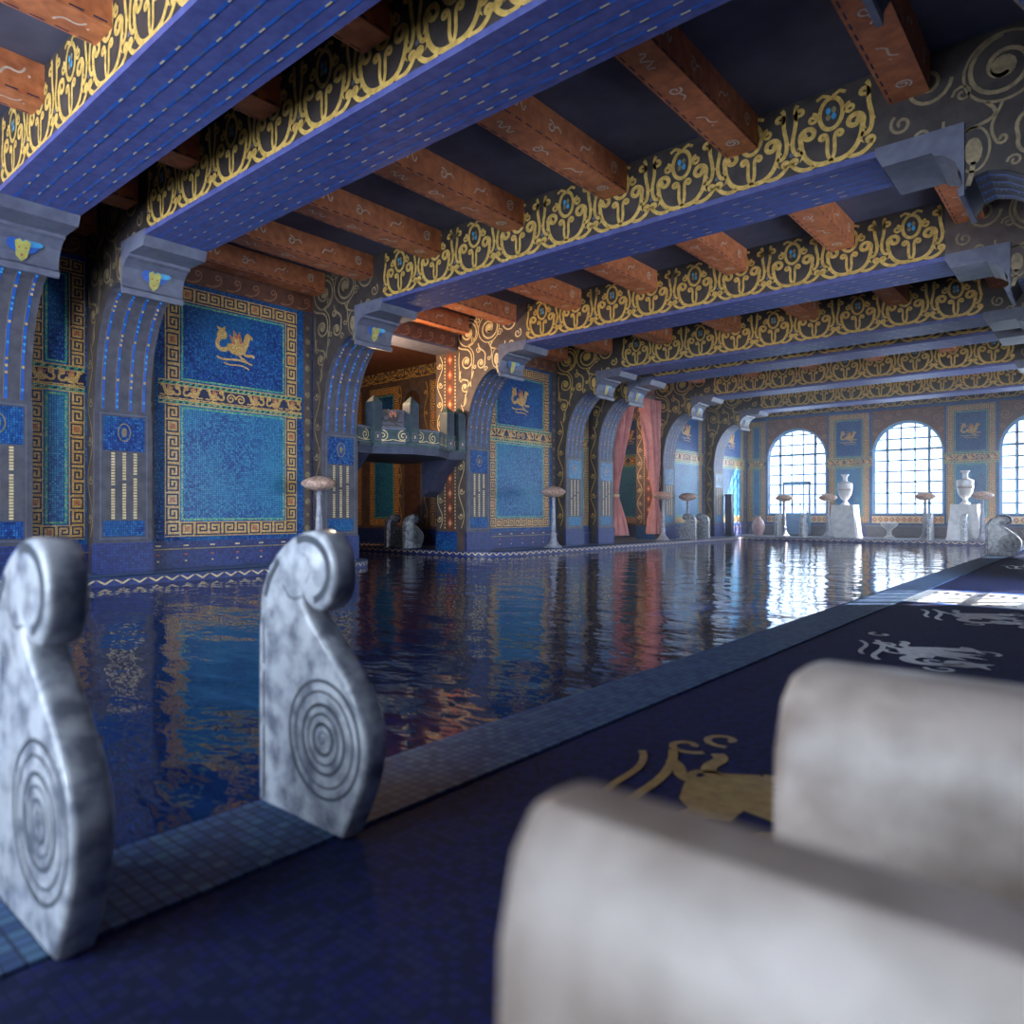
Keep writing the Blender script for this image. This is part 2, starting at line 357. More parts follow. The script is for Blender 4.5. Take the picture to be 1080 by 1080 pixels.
# ------------------------------------------------------------------ setting: floor, walls, ceiling
def arc(cx, cy, r, a0, a1, n=10): return [(cx + r * cos(R(a0 + (a1 - a0) * i / n)), cy + r * sin(R(a0 + (a1 - a0) * i / n))) for i in range(n + 1)]
PX0, PX1, PY0, PY1 = -12.0, -2.35, -3.0, 29.4
AY0, AY1, RC = 10.12, 13.50, 1.2
loop = [(PX1, PY0), (PX1, PY1), (PX0, PY1)]
loop += arc(PX0 - RC, AY1 + RC, RC, 0, -90)
loop += [(-17.6, AY1), (-17.6, 15.2), (-20.4, 15.2), (-20.4, 8.5), (-17.6, 8.5), (-17.6, AY0)]
loop += arc(PX0 - RC, AY0 - RC, RC, 90, 0)
loop += [(PX0, PY0)]
area = sum(loop[i][0] * loop[(i + 1) % len(loop)][1] - loop[(i + 1) % len(loop)][0] * loop[i][1] for i in range(len(loop)))
if area < 0: loop.reverse()
def offset_loop(lp, d):
    n = len(lp); o = []
    for i in range(n):
        p0, p, p1 = Vector(lp[i - 1]), Vector(lp[i]), Vector(lp[(i + 1) % n])
        e0 = (p - p0).normalized(); e1 = (p1 - p).normalized()
        n0 = Vector((e0.y, -e0.x)); n1 = Vector((e1.y, -e1.x)); b = (n0 + n1); b.normalize()
        o.append(tuple(p + b * (d / max(.3, b.dot(n0)))))
    return o
outer_coping = offset_loop(loop, .44)
fl = MB()
fill(fl, [[(-21.5, YN), (3.2, YN), (3.2, YF), (-21.5, YF)], loop], lambda x, y: (x, y, 0), 'deck')
fl.box(-22, 4, YN - .3, YF + .3, -2.4, -2.2, 'navyp')
# inlaid dark walk along the right side, with figures
fz = Fr((0, 0, 0), (0, 1, 0), (1, 0, 0), (0, 0, 1))
fl.rect(fz, YN, YF, -1.91, 3.2, 'floor', .003)
fl.rect(fz, 9.35, 10.95, -1.91, 3.2, 'marblew', .006)  # decorated cross-band, kept pale to paint the sun patch on the dark walk
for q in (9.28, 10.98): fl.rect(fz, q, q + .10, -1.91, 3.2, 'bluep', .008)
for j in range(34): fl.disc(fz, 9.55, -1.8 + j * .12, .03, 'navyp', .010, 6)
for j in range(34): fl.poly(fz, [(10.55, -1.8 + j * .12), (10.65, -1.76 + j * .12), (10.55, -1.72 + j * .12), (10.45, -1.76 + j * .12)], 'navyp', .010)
tag(fl.build('floor'), kind='structure')
# sea figures on the walk
def figure_inlay(y, sc, k, name, label):
    mb = MB(); f = Fr((-1.05, y, 0), (-.15, 1, 0), (1, .15, 0), (0, 0, 1)); random.seed(int(y * 10))
    creature(mb, f, 0, 0, sc * .8, k)
    for i in range(7):
        a = random.uniform(-.75, .75) * sc; b = random.uniform(-.5, .45) * sc
        mb.ribbon(f, spiral(a, b, .10 * sc, .02, random.uniform(0, 6), random.choice((-1, 1)) * .9, 12), .035 * sc, k, .008)
    return tag(mb.build(name), label, 'floor mosaic', 'figure inlays in the dark walk')
M['inlayg'] = mat_noise('ochre inlay', (.22, .13, .04), (.34, .22, .08), 20, .4)
M['inlayw'] = mat_noise('grey inlay', (.26, .26, .30), (.42, .42, .46), 20, .4)
figure_inlay(2.5, 1.0, 'inlayg', 'floor_figure_inlay', 'ochre sea creature inlaid in the dark walk, nearest the camera')
figure_inlay(6.0, 1.0, 'inlayw', 'floor_figure_inlay', 'pale grey sea creature inlaid in the dark walk just beyond the big beige marble arm')
figure_inlay(8.4, 1.0, 'inlayw', 'floor_figure_inlay', 'pale grey sea creature inlaid in the dark walk just before the sunlit strip')
figure_inlay(16.5, 1.2, 'inlayw', 'floor_figure_inlay', 'pale grey sea creature inlaid in the walk beyond the sunlit strip')

pool = empty('swimming_pool', (0, 0, 0)); tag(pool, 'long indoor swimming pool sunk in the tiled hall floor with zigzag edge and alcove arm', 'swimming pool')
mb = MB(); n = len(loop)
for i in range(n):
    p, q = loop[i], loop[(i + 1) % n]
    mb.face([(p[0], p[1], -2.1), (q[0], q[1], -2.1), (q[0], q[1], -.13), (p[0], p[1], -.13)], 'pool_tile')
fill(mb, [loop], lambda x, y: (x, y, -2.1), 'pool_tile'); mb.build('basin', pool)
cp = MB(); zz = MB()
for i in range(n):
    p, q = loop[i], loop[(i + 1) % n]; P, Q = outer_coping[i], outer_coping[(i + 1) % n]
    cp.face([(p[0], p[1], .012), (q[0], q[1], .012), (Q[0], Q[1], .012), (P[0], P[1], .012)], 'coping')
    cp.face([(P[0], P[1], .012), (Q[0], Q[1], .012), (Q[0], Q[1], 0), (P[0], P[1], 0)], 'coping')
    cp.face([(p[0], p[1], -.13), (q[0], q[1], -.13), (q[0], q[1], .012), (p[0], p[1], .012)], 'tile_base')
    e = Vector((q[0] - p[0], q[1] - p[1])); Ln = e.length; e.normalize(); nn = Vector((-e.y, e.x))
    f = Fr((p[0] + nn.x * .0, p[1] + nn.y * .0, 0), (e.x, e.y, 0), (0, 0, 1), (nn.x, nn.y, 0))
    m_ = max(1, round(Ln / .26))
    c = Ln / m_
    if (p[0] + q[0]) / 2 > -3 : continue
    for j in range(m_):
        x = j * c
        zz.poly(f, [(x, -.012), (x + c * .18, -.012), (x + c * .5, -.06), (x + c * .82, -.012), (x + c, -.012), (x + c * .56, -.085), (x + c * .44, -.085)], 'goldl', .006)
cp.build('coping', pool); zz.build('zigzag_trim', pool)
wt = MB(); fill(wt, [loop], lambda x, y: (x, y, ZW), 'water')
tag(wt.build('pool_water'), 'still dark blue rippled water filling the pool', 'water', kind='stuff')

def arch_loop(c, w, z0, zs, n=16):
    r = w / 2
    return [(c - r, z0), (c + r, z0)] + [(c + r * cos(pi * i / n), zs + r * sin(pi * i / n)) for i in range(n + 1)]
def holed_wall(mb, a0, a1, holes, to3, th, k, kin):
    """to3(a,z,depth)"""
    outer = [(a0, 0), (a1, 0), (a1, ZC), (a0, ZC)]
    fill(mb, [outer] + holes, lambda a, z: to3(a, z, 0), k)
    fill(mb, [outer] + holes, lambda a, z: to3(a, z, th), k)
    for h in holes:
        for i in range(len(h)):
            p, q = h[i], h[(i + 1) % len(h)]
            mb.face([to3(*p, 0), to3(*q, 0), to3(*q, th), to3(*p, th)], kin)
WZ0, WZS, WW = .95, 3.53, 2.6
FWX = [-11.12, -6.6, -2.08]
w = MB(); holed_wall(w, XB, XR, [arch_loop(x, WW, WZ0, WZS) for x in FWX], lambda a, z, d: (a, YF + d, z), .5, 'tile_blue', 'stonel')
ff = Fr((0, YF, 0), (1, 0, 0), (0, 0, 1), (0, -1, 0))
# brown spandrels above the far windows + sill bands + top frieze, all painted on the wall
for x in FWX:
    o = [(x - 1.34, 2.9), (x + 1.34, 2.9), (x + 1.34, 5.36), (x - 1.34, 5.36)]
    h = [(x + 1.33 * cos(pi * i / 20), WZS + 1.33 * sin(pi * i / 20)) for i in range(21)]
    poly = [(x - 1.34, 5.36), (x - 1.34, WZS)] + h[::-1][1:-1] + [(x + 1.34, WZS), (x + 1.34, 5.36)]
    fill(w, [poly], lambda a, z: tuple(ff(a, z, .004)), 'friezebr')
    for sg in (-1, 1):
        for (q, z, r) in ((1.12, 4.85, .2), (.72, 5.12, .16), (.3, 5.2, .1), (1.22, 4.4, .1)):
            w.ribbon(ff, spiral(x + sg * q, z, r, .03, 0, sg * 1.5), .035, 'friezeln', .007)
    w.ribbon(ff, [(x - 1.3 + 2.6 * j / 40, 5.28 + .03 * sin(j)) for j in range(41)], .02, 'friezeln', .007)
    ring = [(x + 1.30 * cos(pi * i / 24), WZS + 1.30 * sin(pi * i / 24)) for i in range(25)]
    w.ribbon(ff, [(x + 1.30, WZ0)] + ring + [(x - 1.30, WZ0)], .07, 'frame', .012)
    w.rect(ff, x - 1.34, x + 1.34, .58, .88, 'goldl', .004)
    for j in range(12):
        xx = x - 1.24 + j * .225
        w.poly(ff, [(xx - .1, .73), (xx, .61), (xx + .1, .73), (xx, .85)], 'redp', .007); w.poly(ff, [(xx - .04, .73), (xx, .68), (xx + .04, .73), (xx, .78)], 'goldl', .009)
w.rect(ff, XB, XR, 5.47, ZC, 'dark', .004)
beam_scroll(w, Fr(ff(XB, 5.48), ff.u, ff.v, ff.n), XR - XB, .70)
tag(w.build('wall_far'), kind='structure')

ROPEN = [('B', 'C'), ('E', 'F')]
w = MB()
def seg(mb, y0, y1): mb.box(XW, XB, y0, y1, 0, ZC, 'tile_blue')
seg(w, YN, FINS['B'] + TH); seg(w, FINS['C'], FINS['E'] + TH); seg(w, FINS['F'], YF + .5)
for a, b in ROPEN:
    w.box(XW, XB, FINS[a] + TH, FINS[b], 5.42, ZC, 'darkw')
    w.box(XW, XB + .02, FINS[a] + TH, FINS[b], 5.36, 5.42, 'stonel')
    f = Fr((XW, FINS[b], 0), (1, 0, 0), (0, 0, 1), (0, -1, 0))      # reveal face of the opening
    w.rect(f, 0, .8, .52, 5.36, 'darkw', .003)
    vine(w, f, .16, .6, 5.3, .10, 'goldl', .028, .55)
    for q in (.33, .72):
        for j in range(52): w.rect(f, q, q + .04, .6 + j * .09, .65 + j * .09, 'goldl', .006)
    w.rect(f, .39, .70, .55, 5.34, 'friezebr', .005)
    for j in range(12):
        z = .75 + j * .4; w.poly(f, [(.44, z), (.545, z - .15), (.65, z), (.545, z + .15)], 'redp', .008); w.poly(f, [(.50, z), (.545, z - .07), (.59, z), (.545, z + .07)], 'goldl', .010)
# frieze + strips along the left wall
fw = Fr((XB, 0, 0), (0, 1, 0), (0, 0, 1), (1, 0, 0))
bays = [(YN, 'Z'), ('Z', 'A'), ('A', 'B'), ('B', 'C'), ('C', 'D'), ('D', 'E'), ('E', 'F'), ('F', 'G'), ('G', YF)]
def bay_y(b):
    y0 = FINS[b[0]] + TH if isinstance(b[0], str) else b[0]; y1 = FINS[b[1]] if isinstance(b[1], str) else b[1]
    return y0, y1
for b in bays:
    y0, y1 = bay_y(b)
    w.rect(fw, y0, y1, 5.40, 5.80, 'friezebr', .012)
    k = max(1, round((y1 - y0) / .42)); c = (y1 - y0) / k
    for j in range(k):
        w.ribbon(fw, bez((y0 + j * c, 5.45), (y0 + (j + .5) * c, 5.40), (y0 + (j + .9) * c, 5.55), (y0 + (j + .7) * c, 5.66)) + spiral(y0 + (j + .58) * c, 5.62, .07, .02, .3, 1, 12), .025, 'friezeln', .016)
    if b in (('B', 'C'), ('E', 'F')): continue
    if y1 - y0 > 2:
        for q in (y0 + .02, y1 - .24):
            w.rect(fw, q, q + .20, .55, 5.38, 'darkw', .006)
            for j in range(16): w.disc(fw, q + .1, .7 + j * .29, .045 if j % 2 else .07, 'olive', .010, 8)
tag(w.build('wall_left'), kind='structure')

w = MB()
ys = [(FINS['B'] + TH + FINS['C']) / 2, (FINS['E'] + TH + FINS['F']) / 2, (FINS['F'] + TH + FINS['G']) / 2]  # last one is an added, unseen window that brightens the far end
holed_wall(w, 3.7, YF, [arch_loop(y, 2.3, .12, 3.0) for y in ys], lambda a, z, d: (XR + d, a, z), .5, 'tile_blue', 'stonel')
# camera-side recess
w.box(3.2, 3.4, YN, 3.7, 0, ZC, 'tile_blue'); w.box(XR + .0, 3.4, 3.7, 3.95, 0, ZC, 'tile_blue')
tag(w.build('wall_right'), kind='structure')
w = MB()
NW = [-11.7, -8.5, -5.3, -2.1]
holed_wall(w, XW, 3.4, [arch_loop(x, 2.9, .45, 4.2) for x in NW], lambda a, z, d: (a, YN - d, z), .5, 'tile_blue', 'stonel')
tag(w.build('wall_near'), kind='structure')
w = MB(); w.box(-21.8, 3.4, YN - .5, YF + .5, ZC, ZC + .3, 'ceil'); tag(w.build('ceiling'), kind='structure')

# alcove rooms behind the left wall
def alcove(y0, y1, tagn, wallname):
    w = MB(); Y0, Y1 = y0 - 1.0, y1 + 1.9; zc = 5.75
    w.box(-21.5, XW, Y1, Y1 + .2, 0, ZC, 'darkw'); w.box(-21.5, XW, Y0 - .2, Y0, 0, ZC, 'darkw'); w.box(-21.7, -21.5, Y0 - .2, Y1 + .2, 0, ZC, 'tile_blue')
    w.box(-21.5, XW, Y0, Y1, zc, zc + .1, 'friezebr')
    f = Fr((-21.5, Y1, 0), (1, 0, 0), (0, 0, 1), (0, -1, 0))
    w.rect(f, 0, 7.25, 0, .5, 'tile_base', .01)
    beam_scroll(w, Fr(f(0, 5.38), f.u, f.v, f.n), 7.2, .36, 'gold')
    w.rect(f, 3.75, 4.6, .5, 4.6, 'wood', .006)
    w.poly(f, [(3.75 + .425 + .425 * cos(pi * i / 12), 4.6 + .425 * sin(pi * i / 12)) for i in range(13)], 'wood', .006)
    w.ribbon(f, [(3.75, .5), (3.75, 4.6)] + [(4.175 - .425 * cos(pi * i / 12), 4.6 + .425 * sin(pi * i / 12)) for i in range(13)] + [(4.6, .5)], .09, 'stone', .02)
    w.disc(f, 4.175, 4.15, .16, 'gold', .014, 14, .22); vine(w, f, 3.55, .6, 5.2, .08, 'gold', .02)
    vine(w, f, 4.8, .6, 5.2, .08, 'gold', .02)
    tag(w.build(wallname), kind='structure')
    return Y1
Y1a = alcove(FINS['B'] + TH, FINS['C'], 'a', 'wall_alcove')
Y1b = alcove(FINS['E'] + TH, FINS['F'], 'b', 'wall_curtained_alcove')

# baseboards
def plinth_dots(mb, f, a0, a1, z):
    k = int((a1 - a0) / .5)
    for j in range(k):
        a = a0 + (j + .5) * (a1 - a0) / k
        mb.rect(f, a - .03, a + .03, z - .12, z - .09, 'redp', .006); mb.rect(f, a - .05, a + .05, z + .05, z + .075, 'goldl', .006); mb.rect(f, a - .02, a + .02, z - .24, z - .21, 'goldl', .006)
    mb.rect(f, a0, a1, z - .012, z + .012, 'olive', .006)
bb = MB()
for b in bays:
    if b in (('B', 'C'), ('E', 'F')): continue
    y0, y1 = bay_y(b)
    bb.box(XB + .001, XB + .07, y0, y1, 0, .5, 'tile_base'); plinth_dots(bb, Fr((XB + .07, 0, 0), (0, 1, 0), (0, 0, 1), (1, 0, 0)), y0, y1, .36)
tag(bb.build('baseboard_left'), kind='structure')
bb = MB(); bb.box(XB, XR, YF - .07, YF - .001, 0, .5, 'tile_base')
for x in FWX: bb.box(x - 1.45, x + 1.45, YF - .35, YF - .07, 0, .42, 'stone'); bb.box(x - 1.5, x + 1.5, YF - .4, YF - .07, .42, .48, 'stonel')
tag(bb.build('baseboard_far'), kind='structure')

# ------------------------------------------------------------------ windows
def window(idx, c, plane, door=False, w=WW, z0=WZ0, zs=WZS, cols=5, dep=.22):
    """plane: to3(a,z,depth)"""
    wn = MB(); r = w / 2
    fr_o = arch_loop(c, w, z0, zs, 24)
    def bar(p, q, t=.05, d=.06):
        e = Vector((q[0] - p[0], q[1] - p[1])); L = e.length; e.normalize(); nn = (-e.y * t / 2, e.x * t / 2)
        c8 = []
        for dd in (dep - d / 2, dep + d / 2):
            for pt, s in ((p, 1), (p, -1), (q, -1), (q, 1)):
                c8.append(plane(pt[0] + s * nn[0], pt[1] + s * nn[1], dd))
        wn.mesh(c8, [(0, 1, 2, 3), (7, 6, 5, 4), (0, 4, 5, 1), (1, 5, 6, 2), (2, 6, 7, 3), (3, 7, 4, 0)], 'frame')
    for i in range(len(fr_o)): bar(fr_o[i], fr_o[(i + 1) % len(fr_o)], .12, .1)
    for j in range(1, cols):
        a = c - r + w * j / cols; h = zs + math.sqrt(max(0, r * r - (a - c) ** 2)); bar((a, z0), (a, h), .11 if j in (1, cols - 1) else .065)
    z = z0 + .45
    i = 0
    while z < zs + r - .1:
        hw = r if z <= zs else math.sqrt(r * r - (z - zs) ** 2); bar((c - hw, z), (c + hw, z), .10 if i == 5 else .065); z += .455; i += 1
    o = wn.build('window_%d' % idx); tag(o, kind='structure')
    g = MB(); g.face([plane(a, z, dep) for a, z in fr_o], 'glass'); g.build('pane', o)
    return o
fp = lambda a, z, d: (a, YF + d, z)
for i, x in enumerate(FWX): window(i + 1, x, fp)
for i, y in enumerate(ys): window(i + 4, y, lambda a, z, d: (XR + d, a, z), w=2.3, z0=.12, zs=3.0)
for i, x in enumerate(NW): window(i + 7, x, lambda a, z, d: (a, YN - d, z), w=2.9, z0=.45, zs=4.2)
# door leaves standing in front of far window 1 and 3
M['doorp'] = mat_noise('sky blue door paint', (.16, .36, .56), (.20, .42, .62), 4, .35)
for i, x in enumerate((-10.97, -1.93)):
    y0, y1 = YF - .45, YF - .36
    d = MB()
    d.box(x - .61, x + .61, y0, y1, .03, .95, 'doorp')
    d.box(x - .52, x + .52, y0 - .015, y0, .14, .84, 'frame')
    for a in (-.61, .53): d.box(x + a, x + a + .08, y0, y1, .95, 2.38, 'frame')
    d.box(x - .61, x + .61, y0, y1, 2.30, 2.42, 'frame')
    for a in (-.19, .15): d.box(x + a, x + a + .035, y0 + .02, y1 - .02, .95, 2.30, 'frame')
    for z in (1.38, 1.84): d.box(x - .55, x + .55, y0 + .02, y1 - .02, z, z + .035, 'frame')
    o = tag(d.build('door_%d' % (i + 1)), kind='structure')
    g = MB(); g.box(x - .53, x + .53, y0 + .04, y0 + .048, .95, 2.30, 'glass'); g.build('pane', o)
    h = MB(); h.lathe([(.025, 0), (.03, .02), (.02, .05), (.035, .08), (.02, .11)], 'gold', (x + .5, y0 - .05, 1.0), 10); h.build('door_handle', o)

# ------------------------------------------------------------------ piers
PROF = [(XP, 0), (XP, 2.8), (-13.085, 3.15), (-13.04, 3.5), (-12.96, 3.85), (-12.85, 4.1), (-12.7, 4.35), (-12.5, 4.56), (-12.33, 4.67), (-12.17, 4.72), (-12.04, 4.69), (-11.95, 4.56)]
CORB = [(-11.95, 4.50), (-11.90, 4.50), (-11.88, 4.58), (-11.93, 4.62), (-11.92, 4.75), (-11.86, 4.90), (-11.74, 5.0), (-11.66, 5.02), (-11.64, 5.06), (-11.14, 5.06), (-11.06, 5.21), (-11.06, 5.30), (-11.95, 5.30)]
def arch_pier(name, y, side):
    X = (lambda x: x) if side == 'L' else mx
    root = empty(name, (X(-13.28), y + TH / 2, 0)); ox, oy = root.location.x, root.location.y
    def loc(mb): mb.v = [(a - ox, b - oy, c) for a, b, c in mb.v]; return mb
    def bd(mb, nm, **k): return loc(mb).build(nm, root, recalc=False, **k)
    body = MB(); pts = [(XB, 0)] + PROF + [(-11.95, 5.2), (-11.06, 5.21), (-11.06, ZC), (XB, ZC)]
    P = [(X(a), b) for a, b in pts]
    if side == 'R': P.reverse()
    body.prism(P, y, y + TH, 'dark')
    sx = 1 if side == 'L' else -1
    f = Fr((X(XB), y, 0), (sx, 0, 0), (0, 0, 1), (0, -1, 0))
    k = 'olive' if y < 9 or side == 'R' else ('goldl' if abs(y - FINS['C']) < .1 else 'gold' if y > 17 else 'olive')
    if abs(y - FINS['C']) < .1: body.mats[0] = 'darkw'  # lamplight painted into this pier: lighter plaster and paler gilding
    for cx, cz, r, s in ((.42, 5.78, .34, 1), (1.15, 5.78, .34, -1)):
        body.ribbon(f, spiral(cx, cz, r, .07, s * -pi / 2, s * 1.6, 34), .045, k); body.disc(f, cx, cz, .12, k)
        body.ring(f, cx, cz, r + .02, .03, k)
    body.ribbon(f, spiral(1.86, 5.85, .24, .04, pi, 1.5), .04, k); body.ribbon(f, spiral(2.12, 5.5, .12, .02, 1, -1.3), .035, k)
    body.ribbon(f, bez((.06, 5.45), (.2, 5.3), (.5, 5.45), (.55, 5.1)) + spiral(.36, 5.02, .2, .05, .3, -1.4), .04, k); body.disc(f, .36, 5.02, .08, k)
    body.ribbon(f, bez((.78, 5.45), (.8, 5.2), (1.1, 5.3), (1.02, 5.0)) + spiral(.88, 4.92, .15, .04, .4, -1.4), .038, k); body.disc(f, .88, 4.92, .06, k)
    body.ribbon(f, bez((1.3, 5.45), (1.0, 5.15), (1.6, 5.3), (1.75, 5.05), 10), .038, k); body.ribbon(f, spiral(1.9, 5.28, .13, .02, 3, 1.3), .035, k)
    body.disc(f, 1.42, 4.96, .085, k, .006, 12, .15); body.ribbon(f, [(1.42, 4.85), (1.44, 4.7), (1.47, 4.6)], .05, k)
    body.ring(f, 1.42, 4.98, .15, .025, k, ry=.24)
    body.ribbon(f, bez((.15, 4.8), (.0, 4.4), (.55, 4.7), (.42, 4.35)) + spiral(.30, 4.35, .13, .04, 0, -1.3), .036, k); body.disc(f, .30, 4.35, .055, k)
    body.ribbon(f, bez((.62, 4.75), (.55, 4.5), (.3, 4.2), (.28, 3.9), 12), .03, k)
    vine(body, f, .17, .62, 3.9, .10, k, .026, .62)
    for pts, wd in ((bez((.42, 5.42), (.62, 5.30), (.66, 5.15), (.60, 4.88), 10) + spiral(.66, 4.86, .06, .015, pi, 1.1, 10), .03), (bez((1.15, 5.42), (1.22, 5.25), (1.30, 5.2), (1.22, 5.02), 10) + spiral(1.16, 5.02, .06, .015, 0, -1.1, 10), .03),
                    (bez((.10, 5.30), (.04, 5.0), (.14, 4.8), (.08, 4.55), 10) + spiral(.15, 4.55, .07, .015, pi, -1.2, 10), .028), (bez((.56, 4.95), (.60, 4.70), (.50, 4.55), (.52, 4.35), 10), .028),
                    (spiral(.62, 5.56, .09, .02, 2, 1.2, 12), .028), (spiral(.78, 6.05, .10, .02, 1, 1.3, 12), .028), (spiral(1.52, 5.62, .10, .02, 0, 1.3, 12), .028), (bez((1.5, 5.3), (1.62, 5.18), (1.72, 5.24), (1.70, 5.38), 8), .028),
                    (spiral(.78, 5.28, .08, .02, 0, -1.3, 12), .028), (bez((.30, 4.15), (.40, 4.05), (.34, 3.9), (.24, 3.85), 8), .026), (spiral(1.05, 4.75, .07, .015, 0, 1.2, 12), .026)):
        body.ribbon(f, pts, wd, k)
    bd(body, 'pier_wall')
    # striped arch soffit, follows profile
    so = MB(); pr = [(X(a + .012), b - .004) for a, b in PROF[1:]]
    def strip(y0, y1, k, off=0.0):
        for i in range(len(pr) - 1):
            (a, b), (c, d) = pr[i], pr[i + 1]
            a += sx * off; c += sx * off; b -= off * .6; d -= off * .6
            so.face([(a, y0, b), (a, y1, b), (c, y1, d), (c, y0, d)], k)
    strip(y - .01, y + TH + .01, 'stone')
    for q in (.10, .32, .54, .76):
        strip(y + q, y + q + .045, 'bluep', .004)
        strip(y + q - .012, y + q - .004, 'olive', .005)
        for i in range(len(pr) - 1):
            (a, b), (c, d) = pr[i], pr[i + 1]
            for s_ in ((.2, .5, .8) if (i + int(q * 10)) % 3 == 0 else (.5,)):
                aa, bb_ = a + (c - a) * s_ + sx * .012, b + (d - b) * s_ - .008
                so.face([(aa, y + q + .005, bb_ - .02), (aa, y + q + .04, bb_ - .02), (aa, y + q + .04, bb_ + .02), (aa, y + q + .005, bb_ + .02)], 'gold' if i % 2 else 'skyp')
    bd(so, 'arch_soffit')
    cb = MB(); C = [(X(a), b) for a, b in CORB]
    if side == 'R': C.reverse()
    cb.prism(C, y - .03, y + TH + .03, 'stonel'); cbo = bd(cb, 'corbel')
    mk = MB(); fm = Fr((X(-11.895), y + TH / 2, 4.8), (0, 1, 0), (sx * .30, 0, .95), (sx * .95, 0, -.30))
    mk.disc(fm, 0, .06, .20, 'bluep', .02, 12, .12); mk.disc(fm, .12, .1, .14, 'skyp', .021, 8, .05)
    mk.poly(fm, [(-.1, .1), (-.07, -.1), (0, -.17), (.07, -.1), (.1, .1), (.04, .14), (0, .1), (-.04, .14)], 'yellowp', .03)
    for s_ in (-.04, .04): mk.disc(fm, s_, .02, .014, 'redp', .034, 6)
    mk.disc(fm, 0, -.08, .018, 'redp', .034, 6)
    mo = loc(mk).build('painted_mask', cbo); mo['label'] = 'yellow mask with a blue crown'
    for j in range(14):
        pass
    # pilaster box
    px = MB(); a0, a1 = X(XP - .02), X(XP + .06)
    px.box(min(a0, a1), max(a0, a1), y - .04, y + TH + .04, 0, .52, 'tile_base')
    b1 = X(XP + .035); px.box(min(a0, b1), max(a0, b1), y - .02, y + TH + .02, .52, 2.8, 'stone')
    g = Fr((X(XP + .035), y, 0), (0, 1, 0), (0, 0, 1), (sx, 0, 0))
    px.rect(g, .06, TH - .06, .58, 2.74, 'stonel', .004); px.rect(g, .085, TH - .085, .605, 2.715, 'stone', .008)
    top = 'skyp' if y > 17 else 'bluep'
    px.rect(g, .11, TH - .11, 2.10, 2.69, 'tile_blue' if y < 17 else 'tile_teal', .012); px.rect(g, .11, TH - .11, .63, .90, 'tile_blue' if y < 17 else 'tile_teal', .012)
    px.ring(g, TH / 2, 2.42, .10, .02, 'olive', .016, 20, .15); px.disc(g, TH / 2, 2.42, .045, 'olive', .016, 10, .08)
    for q in (.27, .45, .63):
        for j in range(24):
            if j == 8 + int(q * 12) % 9: continue
            px.rect(g, q - .03, q + .03, .93 + j * .048, .93 + j * .048 + .034, 'goldl', .012)
    bd(px, 'pilaster_panel')
    return root
PD = {'Z': 'at the left edge of the view', 'A': 'just left of the first wide blue panel', 'B': 'just left of the balcony', 'C': 'just right of the balcony, its side lamplit',
      'D': 'left one of the close pair before the pink curtains', 'E': 'right one of the close pair, touching the curtain', 'F': 'just right of the pink curtains', 'G': 'the one nearest the far windows'}
RD = {'Z': 'first', 'A': 'second', 'B': 'third', 'C': 'fourth', 'D': 'fifth', 'E': 'sixth', 'F': 'seventh', 'G': 'eighth'}
for k, y in FINS.items():
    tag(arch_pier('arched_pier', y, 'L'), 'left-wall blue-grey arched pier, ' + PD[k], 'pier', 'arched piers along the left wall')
for k, y in FINS.items():
    tag(arch_pier('arched_pier', y, 'R'), 'dark arched pier on the right wall, ' + RD[k] + ' from the camera', 'pier', 'arched piers along the right wall')

# ------------------------------------------------------------------ beams and joists
def make_beam():
    x0, x1 = -11.06, -2.14
    root = empty('ceiling_beam', (0, 0, 0))
    b = MB(); b.box(x0, x1, 0, TH, 5.26, ZC, 'dark')
    for yy, s in ((0, -1), (TH, 1)):
        f = Fr((x0, yy, 5.27), (1, 0, 0), (0, 0, 1), (0, s, 0)); beam_scroll(b, f, x1 - x0, .90)
    b.build('painted_side', root)
    u = MB(); u.box(x0, x1, -.03, TH + .03, 5.20, 5.27, 'beamblue')
    f = Fr((x0, 0, 5.20), (1, 0, 0), (0, 1, 0), (0, 0, -1))
    for q in (.12, .3, .48, .66, .8):
        u.rect(f, 0, x1 - x0, q, q + .035, 'bluep', .004)
        for j in range(28):
            a = (j + (q * 7) % 1) * (x1 - x0) / 28.6; u.rect(f, a, a + .09, q + .008, q + .026, 'goldl' if j % 3 else 'stonel', .007)
    u.build('soffit_board', root)
    return root
B0 = make_beam()
BD = {k: v + ' from the camera' for k, v in RD.items()}
for i, (k, y) in enumerate(FINS.items()):
    o = B0 if i == 0 else copy_tree(B0); o.location = (0, y, 0)
    tag(o, 'gold-scrolled dark ceiling beam with violet-blue underside, ' + BD[k], 'beam', 'gold scrolled ceiling beams')
